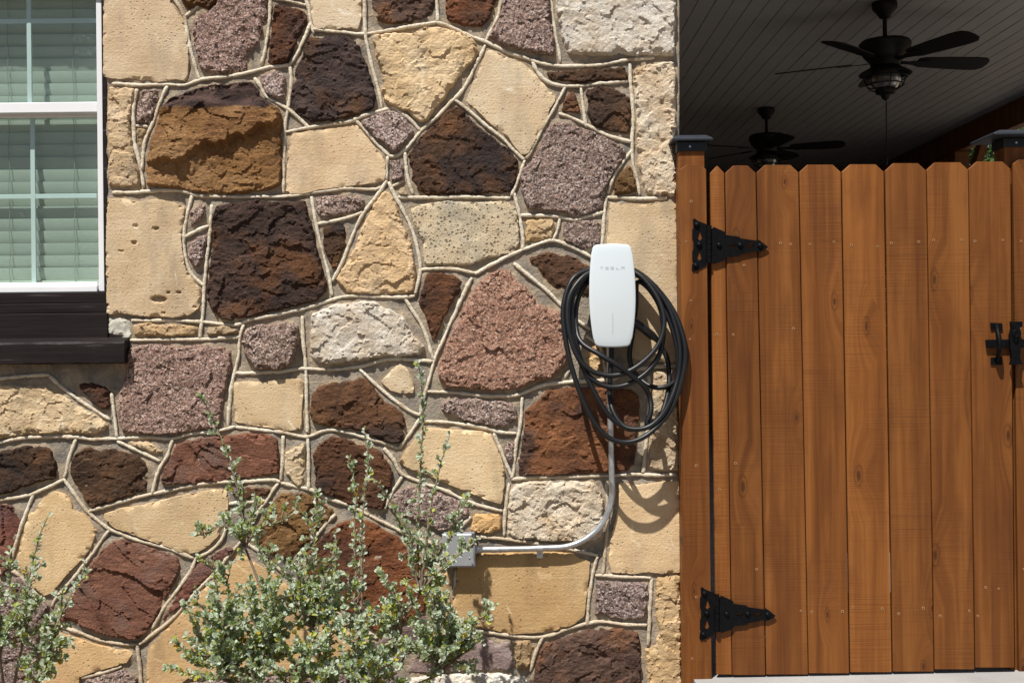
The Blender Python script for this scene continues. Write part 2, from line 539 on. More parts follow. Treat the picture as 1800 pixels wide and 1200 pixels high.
M['trim'] = m_trim()
def m_glass():
    t = NT('window_glass')
    t.t.nodes.remove(t.p)
    tr = t.n('BsdfTransparent', {'Color': (0.87, 0.935, 0.915, 1)})
    gl = t.n('BsdfGlossy', {'Color': (1, 1, 1, 1), 'Roughness': 0.02})
    lw = t.n('LayerWeight', {'Blend': 0.5}).outputs['Facing']
    fr = t.math('MULTIPLY', t.math('POWER', lw, 4.0), 0.6)
    c = t.coords()
    dirt = t.math('MULTIPLY', t.mapr(t.noise(c, 60, 8, 0.75), 0.58, 0.75), t.mapr(t.noise(c, 9, 3), 0.5, 0.65, 0.0, 0.35))
    df = t.n('BsdfDiffuse', {'Color': (0.55, 0.62, 0.68, 1)})
    mx = t.n('MixShader', {0: t.math('ADD', fr, 0.025), 1: tr.outputs[0], 2: gl.outputs[0]})
    m2 = t.n('MixShader', {0: dirt, 1: mx.outputs[0], 2: df.outputs[0]})
    t.t.links.new(m2.outputs[0], t.out.inputs[0])
    return t.mat


M['glass'] = m_glass()
M['room'] = plain('dim_room_wall', (0.10, 0.10, 0.095), 0.9)
M['ceil'] = plain('grey_painted_board', (0.36, 0.355, 0.345), 0.55, var=0.06, scale=5)
M['fan'] = plain('dark_bronze', (0.005, 0.0045, 0.004), 0.5, 0.0, Specular_IOR_Level=0.2)
M['blade'] = plain('dark_fan_blade', (0.008, 0.007, 0.006), 0.55, Specular_IOR_Level=0.2)
def m_lampglass():
    t = NT('ribbed_lamp_glass')
    return t.fin((0.14, 0.14, 0.13, 1), 0.2, None, Transmission_Weight=0.4)


M['lampglass'] = m_lampglass()
M['siding'] = plain('tan_render', (0.38, 0.30, 0.20), 0.9, var=0.2, scale=14, bump=0.5)
M['roofing'] = plain('dark_roofing', (0.07, 0.065, 0.06), 0.9)


def m_concrete(name, col, k=1.0):
    t = NT(name)
    c = t.coords(rnd=False)
    a = t.noise(c, 3, 8, 0.65)
    colr = t.ramp(a, [(0.3, tuple(x * 0.75 for x in col)), (0.7, col)])
    colr = t.mix(t.mapr(t.noise(c, 120, 4, 0.7), 0.5, 0.75, 0, 0.4), colr, tuple(x * 0.5 for x in col))
    return t.fin(colr, 0.9, t.bump(t.noise(c, 90, 6, 0.7), 0.5 * k, 0.004))


M['slab'] = m_concrete('pale_concrete', (0.36, 0.35, 0.335))
M['soil'] = m_concrete('brown_mulch_soil', (0.20, 0.15, 0.105), 2.0)


def m_leaf(name, top, back):
    t = NT(name)
    oi = t.n('NewGeometry')
    v = t.mapr(t.noise(t.coords(rnd=False), 40, 2), 0.3, 0.7, 0.75, 1.25)
    col = t.mix(1.0, (*top, 1), t.n('CombineColor', {0: v, 1: v, 2: v}).outputs[0], 'MULTIPLY')
    t.fin(col, 0.6)
    tl = t.n('BsdfTranslucent', {'Color': (*back, 1)})
    mx = t.n('MixShader', {0: 0.40, 1: t.p.outputs[0], 2: tl.outputs[0]})
    t.t.links.new(mx.outputs[0], t.out.inputs[0])
    return t.mat


M['leaf1'] = m_leaf('silver_green_leaf', (0.50, 0.56, 0.45), (0.40, 0.50, 0.18))
M['leaf2'] = m_leaf('grey_green_leaf', (0.28, 0.36, 0.18), (0.34, 0.46, 0.10))
M['leaf3'] = m_leaf('yellow_green_leaf', (0.42, 0.46, 0.09), (0.6, 0.62, 0.08))
M['leaf4'] = m_leaf('yellow_leaf', (0.55, 0.42, 0.05), (0.6, 0.45, 0.05))
M['treeleaf'] = m_leaf('tree_leaf', (0.06, 0.11, 0.03), (0.12, 0.22, 0.03))
M['stem'] = plain('grey_brown_bark', (0.20, 0.145, 0.105), 0.9, var=0.25, scale=60)

# ------------------------------------------------------------------ setting
b = B()
b.add([(-300, -300, -0.09), (300, -300, -0.09), (300, 300, -0.09), (-300, 300, -0.09)], [(0, 1, 2, 3)])
tag(b.obj('ground', M['soil']), kind='structure')

b = B()
x0, x1 = 0.61, 6.0
za, zb = -0.006, 0.040
b.add([(x0, -2.6, za), (x1, -2.6, zb), (x1, 11, zb), (x0, 11, za), (x0, -2.6, -0.12), (x1, -2.6, -0.12), (x1, 11, -0.12), (x0, 11, -0.12)],
      [(0, 1, 2, 3), (4, 7, 6, 5), (0, 4, 5, 1), (1, 5, 6, 2), (2, 6, 7, 3), (3, 7, 4, 0)])
tag(b.obj('concrete_slab', M['slab']), kind='structure')

# ------------------------------------------------------------------ stone wall
WO = (0.0, 0.0, -0.09)
wall = thing('stone_wall', WO, 'rustic wall of cream, brown and pink stones with raised mortar beads', 'stone wall')

# window opening in pixels at the wall face
OX0, OX1, OY0, OY1 = -260, 186, -30, 602


def fb(p, octs=3):
    return noise.fractal(p, 1.0, 2.0, octs, noise_basis='PERLIN_ORIGINAL')


# the mass of the wall behind the facing
xr = P(1192, 600).x
xo0, xo1 = P(OX0, 300).x, P(191, 300).x
zt, zb_ = P(500, OY0).z, P(100, OY1 + 36).z
b = B()
b.box((xo1, 0.012, -0.09), (xr, 0.30, 3.1))
b.box((-1.0 * 0 + P(-400, 0).x, 0.012, -0.09), (xo1 - 0.002, 0.30, zb_))
b.box((P(-400, 0).x, 0.012, zt), (xo1 - 0.002, 0.30, 3.1))
b.box((P(-400, 0).x, 0.012, zb_ + 0.002), (xo0, 0.30, zt - 0.002))
b.obj('wall_core', M['siding'], wall)
# corner return that runs back along the porch
b = B()
b.box((xr - 0.25, 0.302, -0.09), (xr - 0.012, 10.5, 3.16))
b.obj('side_wall', M['siding'], wall)

KIND = {  # height, amplitude, edge px, grid px, jitter px, facets: ((cell px, tilt, stretch), ...)
    'cream': (0.012, 0.0008, 1.6, 5.0, 1.0, ()),
    'crough': (0.017, 0.0030, 4.0, 3.0, 2.6, ((34, .10, 1.3), (13, .16, 1.3))),
    'porous': (0.014, 0.0015, 2.5, 4.0, 2.2, ((30, .05, 1.2),)),
    'granite': (0.017, 0.0030, 4.5, 2.9, 2.6, ((30, .11, 1.1), (8, .27, 1.1))),
    'rgranite': (0.019, 0.0030, 5.0, 2.9, 2.8, ((34, .12, 1.1), (8, .28, 1.1))),
    'dark': (0.018, 0.0035, 4.0, 2.9, 3.0, ((42, .12, 1.6), (17, .19, 1.9), (8, .22, 1.4))),
    'rust': (0.015, 0.0025, 3.5, 2.9, 2.8, ((40, .09, 1.5), (15, .14, 1.6), (8, .18, 1.3))),
    'redslab': (0.014, 0.0020, 3.0, 3.0, 2.4, ((60, .12, 2.6), (22, .16, 2.6))),
    'ochre': (0.019, 0.0045, 4.5, 3.0, 2.8, ((46, .16, 1.6), (17, .22, 1.5), (8, .16, 1.2))),
    'ochrecap': (0.019, 0.0045, 4.5, 2.8, 2.8, ((46, .10, 1.6), (17, .17, 1.5), (8, .15, 1.2))),
    'mixed': (0.015, 0.0030, 3.5, 2.9, 2.8, ((40, .10, 1.5), (15, .15, 1.5), (8, .2, 1.3))),
    'purple': (0.011, 0.0015, 4.0, 4.0, 2.4, ((30, .06, 1.4),)),
    'white': (0.020, 0.0040, 4.5, 3.0, 2.8, ((34, .13, 1.2), (13, .17, 1.2), (7, .14, 1.1))),
    'patch': (0.010, 0.0030, 4.0, 4.0, 2.0, ((14, .15, 1.0),)),
}


def seg_dist(pts, poly):
    a = poly
    bq = np.roll(poly, -1, axis=0)
    d = bq - a
    L = (d ** 2).sum(1) + 1e-9
    best = np.full(len(pts), 1e9)
    for i in range(len(a)):
        t = np.clip(((pts - a[i]) @ d[i]) / L[i], 0, 1)
        q = a[i] + t[:, None] * d[i]
        best = np.minimum(best, np.hypot(*(pts - q).T))
    return best


def inside(pts, poly):
    r = np.zeros(len(pts), bool)
    x, y = pts[:, 0], pts[:, 1]
    n = len(poly)
    j = n - 1
    for i in range(n):
        xi, yi = poly[i]; xj, yj = poly[j]
        c = ((yi > y) != (yj > y)) & (x < (xj - xi) * (y - yi) / (yj - yi + 1e-12) + xi)
        r ^= c
        j = i
    return r


def sstep(a, b_, x):
    t = max(0.0, min(1.0, (x - a) / (b_ - a)))
    return t * t * (3 - 2 * t)


def facet(x, y, sd, cell, tilt, stretch, ang):
    # chipped face: each cell is a plane with a tilt of its own; result in pixels
    ca, sa = math.cos(ang), math.sin(ang)
    u, v = (x * ca + y * sa) / stretch, -x * sa + y * ca
    u += 0.25 * cell * noise.noise(Vector((x / cell * 1.3, y / cell * 1.3, sd)))
    v += 0.25 * cell * noise.noise(Vector((x / cell * 1.3, y / cell * 1.3, sd + 40)))
    q = Vector((u / cell, v / cell, sd))
    dist, pts = noise.voronoi(q)
    p = pts[0]
    h = noise.cell_vector(p * 917.0)
    return cell * ((q.x - p.x) * (h.x - .5) * 2 * tilt + (q.y - p.y) * (h.y - .5) * 2 * tilt + (h.z - .5) * tilt * 0.5)


def relief(kind, x, y, sd):
    amp, fac = KIND[kind][1], KIND[kind][5]
    v = Vector
    h = amp * fb(v((x / 48, y / 42, sd)), 2)
    if kind == 'cream':
        return h + amp * 0.25 * fb(v((x / 14, y / 14, sd + 4)), 2)
    ang = 0.65 if kind == 'redslab' else -0.12 + 0.3 * math.sin(sd)
    for k, (cell, tilt, st) in enumerate(fac):
        h += 0.002 * facet(x, y, sd + k * 11.3, cell, tilt, st, ang)
    return h + amp * 0.25 * fb(v((x / 6, y / 6, sd + 2)), 2)


stone_count = 0
OUTLINES = []


def stone(kind, coords, tint=1.0, dh=0.0, custom=None, name='stone'):
    global stone_count
    sd = stone_count * 3.71
    stone_count += 1
    H, amp, edge, S, jit, _f = KIND[kind]
    H += dh
    if custom: S = min(S, 2.6)
    c = [float(q) for q in coords.replace(',', ' ').split()]
    poly = list(zip(c[0::2], c[1::2]))
    n = len(poly)
    # rounded, chipped outline
    sgn = -1 if sum(poly[i][0] * poly[(i + 1) % n][1] - poly[(i + 1) % n][0] * poly[i][1] for i in range(n)) > 0 else 1
    dense = []
    for i in range(n):
        ax, ay = poly[i]; bx, by = poly[(i + 1) % n]
        L = math.hypot(bx - ax, by - ay)
        k = max(1, int(L / max(S, 4.0)))
        for q in range(k):
            t = q / k
            x, y = ax + (bx - ax) * t, ay + (by - ay) * t
            nx, ny = -(by - ay) / (L + 1e-6), (bx - ax) / (L + 1e-6)
            o = jit * (fb(Vector((x / 9, y / 9, sd)), 3)) * (0.35 if q == 0 else 1.0)
            g = 2.0 * sgn
            dense.append((x + nx * (o + g), y + ny * (o + g)))
    arr = np.array(dense)
    x0, y0 = arr.min(0); x1, y1 = arr.max(0)
    gx, gy = np.meshgrid(np.arange(x0, x1, S), np.arange(y0, y1, S * 0.87))
    gx = gx.copy(); gx[1::2] += S / 2
    rng = np.random.default_rng(stone_count)
    pts = np.stack([gx.ravel(), gy.ravel()], 1) + rng.uniform(-0.22 * S, 0.22 * S, (gx.size, 2))
    ins = inside(pts, arr)
    pts = pts[ins]
    if len(pts):
        dd = seg_dist(pts, arr)
        pts = pts[dd > max(S * 0.55, 2.2)]
    # a ring just inside the outline: the arris
    tn = np.roll(arr, -1, 0) - np.roll(arr, 1, 0)
    tn /= np.hypot(*tn.T)[:, None] + 1e-9
    nr = np.stack([-tn[:, 1], tn[:, 0]], 1)
    area = np.sum(arr[:, 0] * np.roll(arr[:, 1], -1) - np.roll(arr[:, 0], -1) * arr[:, 1])
    ring = arr + nr * (1.25 if area > 0 else -1.25)
    ring = ring[inside(ring, arr)]
    ring = ring[seg_dist(ring, arr) > 0.8]
    OUTLINES.append(arr)
    allp = [Vector(p) for p in dense] + [Vector(p) for p in ring.tolist()] + [Vector(p) for p in pts.tolist()]
    m = len(dense)
    vs_, es, fs, *_ = delaunay_2d_cdt(allp, [], [list(range(m))], 1, 1e-5)
    va = np.array([(p.x, p.y) for p in vs_])
    d = seg_dist(va, arr)
    cen = arr.mean(0)
    pc = P(cen[0], cen[1], 0)
    verts = []
    for (x, y), dist in zip(va, d):
        t = min(1.0, dist / edge)
        prof = 1 - (1 - t) ** 2
        h = H * prof
        if dist > 0.05:
            h += relief(kind, x, y, sd) * min(1.0, 0.3 + dist / (edge * 1.2))
            cwid = 7.0 if kind == 'cream' else 11.0
            if dist < cwid:
                ch = sstep(0.12, 0.4, fb(Vector((x / 15, y / 15, sd + 21)), 3))
                h *= 1 - 0.75 * ch * (1 - dist / cwid)
            h = max(h, 0.001)
            if custom:
                h += custom(x, y) * min(1.0, dist / 6.0)
        else:
            h = -0.006
        p = P(x, y, 0)
        verts.append((p.x - pc.x, -h, p.z - pc.z))
    me = bpy.data.meshes.new(name)
    me.from_pydata(verts, [], [tuple(f) for f in fs])
    me.update()
    # make the faces look out of the wall
    if sum(pl.normal.y * pl.area for pl in me.polygons) > 0:
        me.flip_normals()
    me.materials.append(M[kind])
    me.polygons.foreach_set('use_smooth', [True] * len(me.polygons))
    me.set_sharp_from_angle(angle=math.radians(28))
    ob = bpy.data.objects.new(name, me)
    COL.objects.link(ob)
    ob.parent = wall
    ob.location = pc - Vector(WO)
    if isinstance(tint, (int, float)):
        tint = (tint, tint, tint)
    jv, jw = random.uniform(0.93, 1.07), random.uniform(-0.04, 0.04)
    ob.color = (tint[0] * jv * (1 + jw * .5), tint[1] * jv, tint[2] * jv * (1 - jw), 1.0)
    return ob


def ledge(x, y):
    # the big ochre stone: a jutting shelf that breaks off along a slanting line
    w = 11 * fb(Vector((x / 38, 0.3, 2.1)), 4) + 4 * fb(Vector((x / 9, 0.3, 5.1)), 2)
    line = 285 - (x - 290) * 0.34 + w
    top = 182 + 6 * math.sin(x / 21.0)
    up = 0.027 * (1 - sstep(line - 2, line + 6, y)) * sstep(255, 285, x) * (1 - 0.5 * sstep(line - 10, line - 75, y))
    back = -0.022 * (1 - sstep(top - 8, top + 6, y))
    return up + back


def hollow(x, y):
    w = fb(Vector((x / 16, y / 16, 3.3)), 3)
    r = math.hypot((x - 990) / 34.0, (y - 899) / 24.0) + 0.45 * w
    r2 = math.hypot((x - 986) / 15.0, (y - 911) / 11.0) + 0.5 * fb(Vector((x / 9, y / 9, 6.3)), 2)
    return -0.011 * (1 - sstep(0.8, 1.0, r)) * sstep(-45, 10, 930 - y) + 0.009 * (1 - sstep(0.6, 1.2, r2))


def tongue(x, y):
    return 0.012 * sstep(560, 640, y)


def holes(x, y):
    h = 0.0
    for cx, cy, rx, ry, dp in ((281, 526, 14, 6, .022), (238, 427, 5, 4, .012), (276, 402, 6, 4, .012), (241, 398, 5, 3, .008), (298, 515, 4, 3, .01), (316, 514, 5, 3, .011), (216, 442, 6, 2, .006), (345, 540, 4, 3, .008), (290, 550, 4, 2, .008)):
        r = math.hypot((x - cx) / rx, (y - cy) / ry)
        h -= dp * (1 - sstep(0.6, 1.15, r))
    return h


CR = (1.0, 1.0, 1.0)
# --- top row
stone('cream', '184,-40 298,-40 300,5 315,27 325,40 330,62 332,105 330,143 310,140 280,145 262,141 245,141 227,137 210,140 184,136', (1.0, 1.0, 1.02))
stone('granite', '340,36 356,23 372,18 383,4 390,-40 470,-40 470,25 463,45 460,65 452,82 437,92 435,108 432,127 417,126 392,130 362,126 352,115 343,82 340,57', (1.05, 0.95, 0.9))
stone('ochre', '316,-40 386,-40 382,3 370,16 348,14 332,19 324,6', 0.75)
stone('dark', '484,10 497,11 512,17 530,20 540,27 540,38 532,50 527,62 517,82 512,100 507,110 475,114 471,110 475,87 479,55 481,30', (1.15, 0.95, 0.9))
stone('crough', '486,-40 530,-40 534,1 500,-2 486,-5')
stone('cream', '547,-40 633,-40 634,10 635,30 630,51 610,50 580,52 554,50 548,20', (1.15, 1.2, 1.3))
stone('dark', '656,-40 765,-40 763,15 752,30 720,40 690,42 665,38 655,15', (1.7, 1.55, 1.4))
stone('rust', '783,-40 880,-40 868,15 860,33 847,47 813,45 785,35', (1.5, 1.2, 1.0))
stone('crough', '657,64 687,60 730,59 745,50 767,49 790,54 812,57 830,69 837,78 840,95 837,105 825,114 812,128 802,143 787,163 777,178 762,195 750,213 740,215 730,208 720,198 700,190 685,184 675,176 671,160 676,145 670,120 662,95 657,75', (1.02, 1.02, 1.0), 0.006)
stone('dark', '544,68 562,69 590,64 610,66 625,74 632,82 636,100 645,118 652,140 658,162 659,190 640,197 620,204 592,210 567,213 547,215 532,205 515,192 512,175 517,150 521,125 534,98 540,78', (0.95, 0.95, 1.0), 0.003)
stone('granite', '457,135 475,128 497,126 502,140 501,160 497,175 480,172 470,165 462,150', 1.15)
stone('ochrecap', '300,175 320,167 355,155 380,149 405,150 420,145 442,145 452,155 460,170 475,182 490,192 495,207 494,225 496,262 496,300 494,310 492,327 467,335 430,339 392,340 350,339 320,332 285,327 261,327 260,307 258,297 267,250 280,215 287,190', (1.05, 1.0, 0.95), 0.004, ledge)
stone('crough', '191,156 236,156 236,175 231,200 230,225 233,252 240,285 245,300 247,329 194,326 192,240', (0.98, 0.95, 0.92))
stone('granite', '252,160 282,158 275,185 270,207 264,215 243,217 240,207 245,180', 1.1)
stone('crough', '241,228 258,227 250,258 245,256', 0.7)
stone('cream', '515,236 562,230 605,226 627,221 640,236 652,252 670,272 677,287 678,300 676,317 660,321 630,325 600,329 562,333 540,339 512,341 504,337 506,290 508,262', (1.0, 0.97, 0.95))
stone('granite', '635,215 655,205 680,197 692,196 710,207 728,231 718,247 705,260 692,268 680,258 660,243 647,230', 1.2, 0.006)
stone('mixed', '720,270 742,240 762,222 785,197 805,188 817,200 835,220 855,235 877,252 895,265 907,280 910,292 907,305 905,320 897,337 882,341 862,337 847,341 815,341 780,341 750,341 737,335 725,317 726,300 721,288', (0.95, 0.9, 0.9))
stone('granite', '687,285 705,280 710,300 710,315 690,320 690,305', 0.9)
stone('crough', '699,338 711,328 719,342 704,344', 0.6)
stone('cream', '857,87 872,94 887,102 905,107 920,114 935,127 947,140 960,155 975,170 975,178 965,192 960,212 950,230 940,250 934,265 925,271 917,272 907,260 895,242 875,227 857,212 840,195 820,178 827,160 840,130 850,105', (1.03, 1.05, 1.08))
stone('granite', '890,-40 964,-40 967,25 972,65 974,100 955,95 930,92 907,86 882,80 860,67 872,45 882,22', (1.0, 0.98, 1.0), 0.008)
stone('white', '976,-40 1185,-40 1186,25 1184,97 1145,98 1100,96 1050,97 1017,96 997,92 990,70 982,37 977,15', (1.02, 1.03, 1.05), 0.004)
stone('mixed', '960,128 990,126 1007,125 1037,122 1097,120 1102,130 1101,141 1075,141 1045,142 1017,145 995,143 970,140', 0.8)
stone('rust', '1005,160 1012,172 1018,190 1018,201 1005,198 987,196 992,178', 1.0)
stone('mixed', '1029,157 1050,154 1077,154 1092,165 1105,172 1108,200 1106,235 1082,232 1060,227 1042,217 1033,200 1034,175', 0.9)
stone('white', '1116,122 1132,116 1162,112 1183,110 1187,130 1186,175 1187,250 1188,300 1188,325 1187,345 1150,343 1134,336 1129,315 1126,300 1122,287 1120,237 1119,200 1116,162', (1.05, 0.98, 0.88))
stone('granite', '972,217 1000,217 1020,226 1040,232 1062,242 1082,254 1095,262 1099,272 1092,283 1080,300 1073,312 1064,330 1061,350 1058,364 1042,372 1020,380 1000,377 980,372 955,370 930,367 922,352 917,330 915,317 918,300 930,290 940,275 952,252 960,232', 1.0, 0.004)
stone('ochre', '1084,315 1095,300 1105,290 1111,300 1116,320 1119,337 1100,340 1080,341', 0.65)
# --- second row
stone('porous', '723,368 742,360 767,357 792,354 830,357 862,355 892,357 905,365 911,390 911,430 900,444 870,450 850,455 827,464 805,465 780,465 750,466 746,450 745,430 737,408 728,392', 1.0)
stone('crough', '926,388 970,386 974,400 971,417 950,422 926,427 924,410', (0.95, 0.9, 0.8))
stone('granite', '990,394 1020,390 1042,388 1055,393 1056,412 1053,430 1032,439 1012,432 992,422', 0.9)
stone('cream', '1072,357 1100,359 1137,360 1170,356 1188,359 1190,400 1190,450 1191,500 1192,560 1192,636 1150,634 1110,630 1085,560 1078,500 1072,440 1067,430 1070,400', (0.92, 0.93, 0.93))
stone('rust', '930,455 950,447 965,443 980,448 1000,450 1020,460 1038,470 1050,490 1052,520 1020,516 1000,513 978,508 962,492 945,470', (0.75, 0.8, 0.9), -0.003)
stone('rgranite', '867,480 882,475 897,478 905,490 920,502 935,518 942,535 960,540 980,548 988,560 993,600 997,615 996,636 982,652 965,666 932,672 907,683 862,686 825,682 785,678 772,662 772,638 782,620 787,600 794,587 806,562 819,532 832,512 844,495', 1.0, 0.010)
stone('rust', '750,482 775,479 800,486 812,495 810,510 797,525 787,545 777,565 768,587 760,602 755,575 747,550 737,530 745,507', (0.95, 0.85, 0.8), 0.004)
stone('crough', '677,337 687,342 697,365 702,380 710,400 721,420 724,440 728,460 730,480 728,508 715,514 690,516 660,517 635,515 610,512 600,500 592,492 606,470 622,440 635,407 648,380 660,357 670,344', (1.0, 0.96, 0.92))
stone('mixed', '569,402 590,396 603,392 608,410 608,427 600,450 595,465 586,474 581,460 573,442 569,425', 0.75)
stone('granite', '557,348 587,345 627,346 640,352 637,363 625,372 597,378 567,383 557,372', 1.1)
stone('dark', '380,365 400,360 430,356 450,352 475,355 505,354 537,354 542,372 548,395 553,420 559,447 566,470 574,495 573,512 560,525 530,535 492,543 455,552 430,558 405,562 387,557 375,545 366,525 366,500 370,475 375,440 375,410 376,382', (1.05, 0.95, 0.88), 0.005)
stone('cream', '192,351 217,350 245,356 275,351 305,357 325,365 325,382 320,405 320,425 324,455 328,475 340,490 352,507 354,525 350,542 335,552 312,557 285,556 255,555 217,550 191,552 189,450', (0.97, 0.94, 0.9), 0.004, holes)
stone('granite', '336,373 352,361 361,360 362,377 352,387 342,398 333,397', 1.15)
stone('granite', '335,427 355,415 364,413 363,440 359,455 352,465 348,471 340,465 332,450 331,435', 1.15)
stone('crough', '236,572 265,568 292,573 320,571 347,575 346,585 320,590 280,591 238,588', (0.8, 0.74, 0.68))
stone('crough', '366,576 392,573 418,578 416,586 385,589 366,587', (0.75, 0.75, 0.75))
stone('granite', '228,612 250,607 275,605 312,611 350,606 390,610 405,615 407,638 402,662 394,700 389,740 385,750 350,755 325,760 287,763 250,762 217,758 212,740 212,707 214,687 223,662 226,632', (1.05, 0.97, 0.95), 0.004)
stone('granite', '432,580 450,572 475,570 500,566 523,572 525,587 525,600 520,620 513,640 495,648 472,650 452,646 440,632 430,617 428,600', 1.0, 0.022)
stone('white', '550,552 567,545 592,535 630,532 655,530 675,540 692,547 710,557 720,580 730,595 740,603 748,612 737,622 717,624 675,626 642,631 605,636 575,639 549,634 546,615 547,587', (1.02, 1.02, 1.02), 0.006)
stone('cream', '412,673 442,671 467,672 492,667 515,666 535,667 533,682 531,712 530,740 530,752 505,757 480,751 450,747 414,740 414,712', (1.0, 1.0, 1.0))
stone('rust', '550,695 562,680 580,674 605,671 622,670 632,664 645,666 652,677 662,690 675,705 695,715 707,727 712,745 710,762 702,777 685,777 662,768 640,758 617,752 590,748 565,745 550,738 546,727', (0.85, 0.85, 0.85), 0.003)
stone('cream', '702,639 712,644 720,657 726,672 727,689 705,690 687,685 671,671 684,656', 1.05)
stone('granite', '773,715 785,703 800,698 820,702 840,701 862,705 885,705 900,710 907,720 908,737 892,745 875,750 855,746 835,743 810,735 785,725', 1.1)
stone('rust', '960,687 987,682 1012,682 1037,681 1062,682 1090,683 1110,687 1122,697 1122,725 1118,770 1114,815 1100,827 1067,829 1025,830 975,834 937,834 913,835 912,812 919,780 923,750 923,722 937,712 950,700', (1.25, 1.1, 1.0), 0.002)
stone('white', '1147,655 1190,652 1192,740 1193,826 1160,826 1142,820 1141,790 1148,740 1146,700', (0.95, 0.85, 0.7))
stone('crough', '1032,612 1050,606 1056,638 1050,655 1035,650', (0.9, 0.8, 0.65))
stone('cream', '703,812 715,790 730,772 742,757 752,752 782,755 825,757 852,759 862,764 872,785 880,802 886,825 886,850 881,884 860,878 825,863 787,848 750,832 722,822', (1.0, 0.98, 0.93), 0.006)
stone('granite', '893,778 906,777 905,797 899,813 893,810 886,797', 1.1)
stone('white', '899,860 907,850 937,846 975,845 1012,845 1042,848 1054,862 1060,877 1059,910 1056,943 1035,949 985,951 945,948 910,945 893,938 893,900', (1.0, 0.93, 0.82), 0.0, hollow)
stone('cream', '1088,848 1120,852 1160,848 1193,845 1194,900 1195,1003 1165,1006 1140,1003 1110,1006 1076,1004 1070,985 1073,950 1081,920 1087,890', (1.0, 0.97, 0.93))
stone('crough', '835,905 850,902 875,903 880,915 881,930 860,936 835,933 827,930', (1.0, 0.85, 0.65))
stone('granite', '690,870 715,855 745,855 775,866 800,878 822,889 824,900 815,913 800,923 775,933 740,918 700,903 684,890', 1.1)
stone('cream', '806,985 845,973 885,971 935,970 972,970 1005,972 1017,979 1036,986 1034,1012 1029,1050 1026,1080 1010,1093 985,1103 955,1108 922,1110 900,1112 880,1108 860,1102 822,1097 799,1092 797,1062 804,1020', (0.88, 0.77, 0.6), 0.002)
stone('granite', '1050,1022 1072,1021 1110,1023 1137,1025 1139,1040 1136,1065 1130,1085 1097,1088 1072,1084 1057,1076 1045,1080 1047,1050', 0.95)
stone('crough', '1155,1014 1194,1011 1195,1100 1196,1240 1137,1240 1139,1180 1133,1142 1152,1132 1160,1110 1151,1080 1153,1050', (0.95, 0.88, 0.75))
stone('dark', '955,1132 985,1122 1022,1109 1060,1104 1092,1104 1120,1110 1125,1130 1124,1150 1130,1240 932,1240 937,1200 942,1170', (2.0, 1.75, 1.5))
stone('purple', '757,1112 775,1114 810,1119 860,1125 896,1127 901,1150 903,1168 890,1176 820,1176 750,1182 715,1180 738,1142', (1.6, 1.65, 1.65))
stone('white', '722,1190 760,1186 820,1183 890,1184 925,1190 928,1240 718,1240', (1.2, 1.25, 1.3))
stone('crough', '904,1127 930,1123 937,1135 931,1155 926,1178 909,1174 904,1150', (0.7, 0.65, 0.58))
# --- lower left
stone('crough', '-60,672 0,676 37,678 82,680 98,692 115,697 128,709 153,722 173,732 190,745 183,755 162,761 135,760 110,759 85,761 50,762 0,770 -60,780', (0.98, 0.97, 0.93))
stone('rust', '139,677 160,672 185,680 194,687 192,718 182,718 167,708 152,692', (0.8, 0.75, 0.8))
stone('mixed', '-60,800 0,795 25,790 45,783 65,786 82,785 93,793 96,807 100,825 98,838 70,845 40,855 20,865 0,868 -60,873', 0.75, 0.004)
stone('mixed', '127,812 135,797 155,787 175,792 195,789 217,792 240,801 255,812 262,820 260,840 260,860 240,866 210,876 180,886 162,890 156,885 146,865 134,850 127,835', 0.9)
stone('crough', '229,778 262,775 290,794 278,797 250,788', 1.0)
stone('redslab', '312,780 350,771 367,768 400,766 440,761 475,765 487,771 490,795 491,830 467,835 440,838 405,841 362,847 312,849 284,848 292,825 303,800', (1.0, 0.95, 0.9), 0.002)
stone('crough', '503,795 520,785 537,778 537,795 535,815 534,835 533,852 525,854 515,844 502,828 502,808', 1.0)
stone('rust', '550,800 561,783 580,768 597,769 620,776 630,781 652,782 665,791 680,808 690,828 688,850 681,865 676,888 667,894 650,890 620,886 592,875 575,867 557,858 556,835', (0.7, 0.65, 0.65), 0.004)
stone('ochre', '492,870 515,864 540,869 565,881 586,898 578,915 553,938 530,963 505,983 485,978 470,970 450,953 434,940 456,925 466,910 478,887', (0.95, 0.98, 1.0), -0.006)
stone('rust', '407,866 440,856 475,858 466,870 430,876', 1.0)
stone('cream', '182,905 212,894 245,889 275,882 325,870 370,861 398,862 402,880 400,905 396,920 384,940 369,956 350,968 325,971 295,958 250,943 225,933 207,928 196,919', (0.98, 0.93, 0.83), 0.002)
stone('cream', '52,905 66,893 76,877 99,864 112,867 125,879 130,895 148,902 159,915 171,930 161,960 144,982 119,1007 95,1038 81,1045 63,1031 51,1010 32,995 34,975 43,942', (0.98, 0.93, 0.83), 0.002)
stone('redslab', '-60,882 0,886 20,888 36,896 37,915 30,940 24,960 20,988 10,1008 -60,1020', (0.85, 0.75, 0.85))
stone('redslab', '200,950 215,946 230,952 245,954 262,961 287,970 310,977 316,992 312,1010 305,1025 293,1047 283,1065 270,1090 258,1107 244,1120 225,1122 195,1115 165,1105 140,1095 107,1086 98,1077 112,1057 132,1040 150,1010 164,987 186,962', 1.0, 0.004)
stone('redslab', '400,962 386,967 361,984 342,997 330,1019 315,1042 298,1066 284,1090 297,1081 325,1056 350,1028 377,1001 399,982 412,966', (0.9, 0.85, 0.95), -0.004)
stone('cream', '262,1140 285,1114 312,1087 337,1058 370,1024 405,992 425,972 445,987 480,1007 520,1040 560,1070 600,1100 640,1130 600,1160 520,1178 430,1185 330,1190 275,1240 260,1240 260,1180', (0.92, 0.82, 0.68))
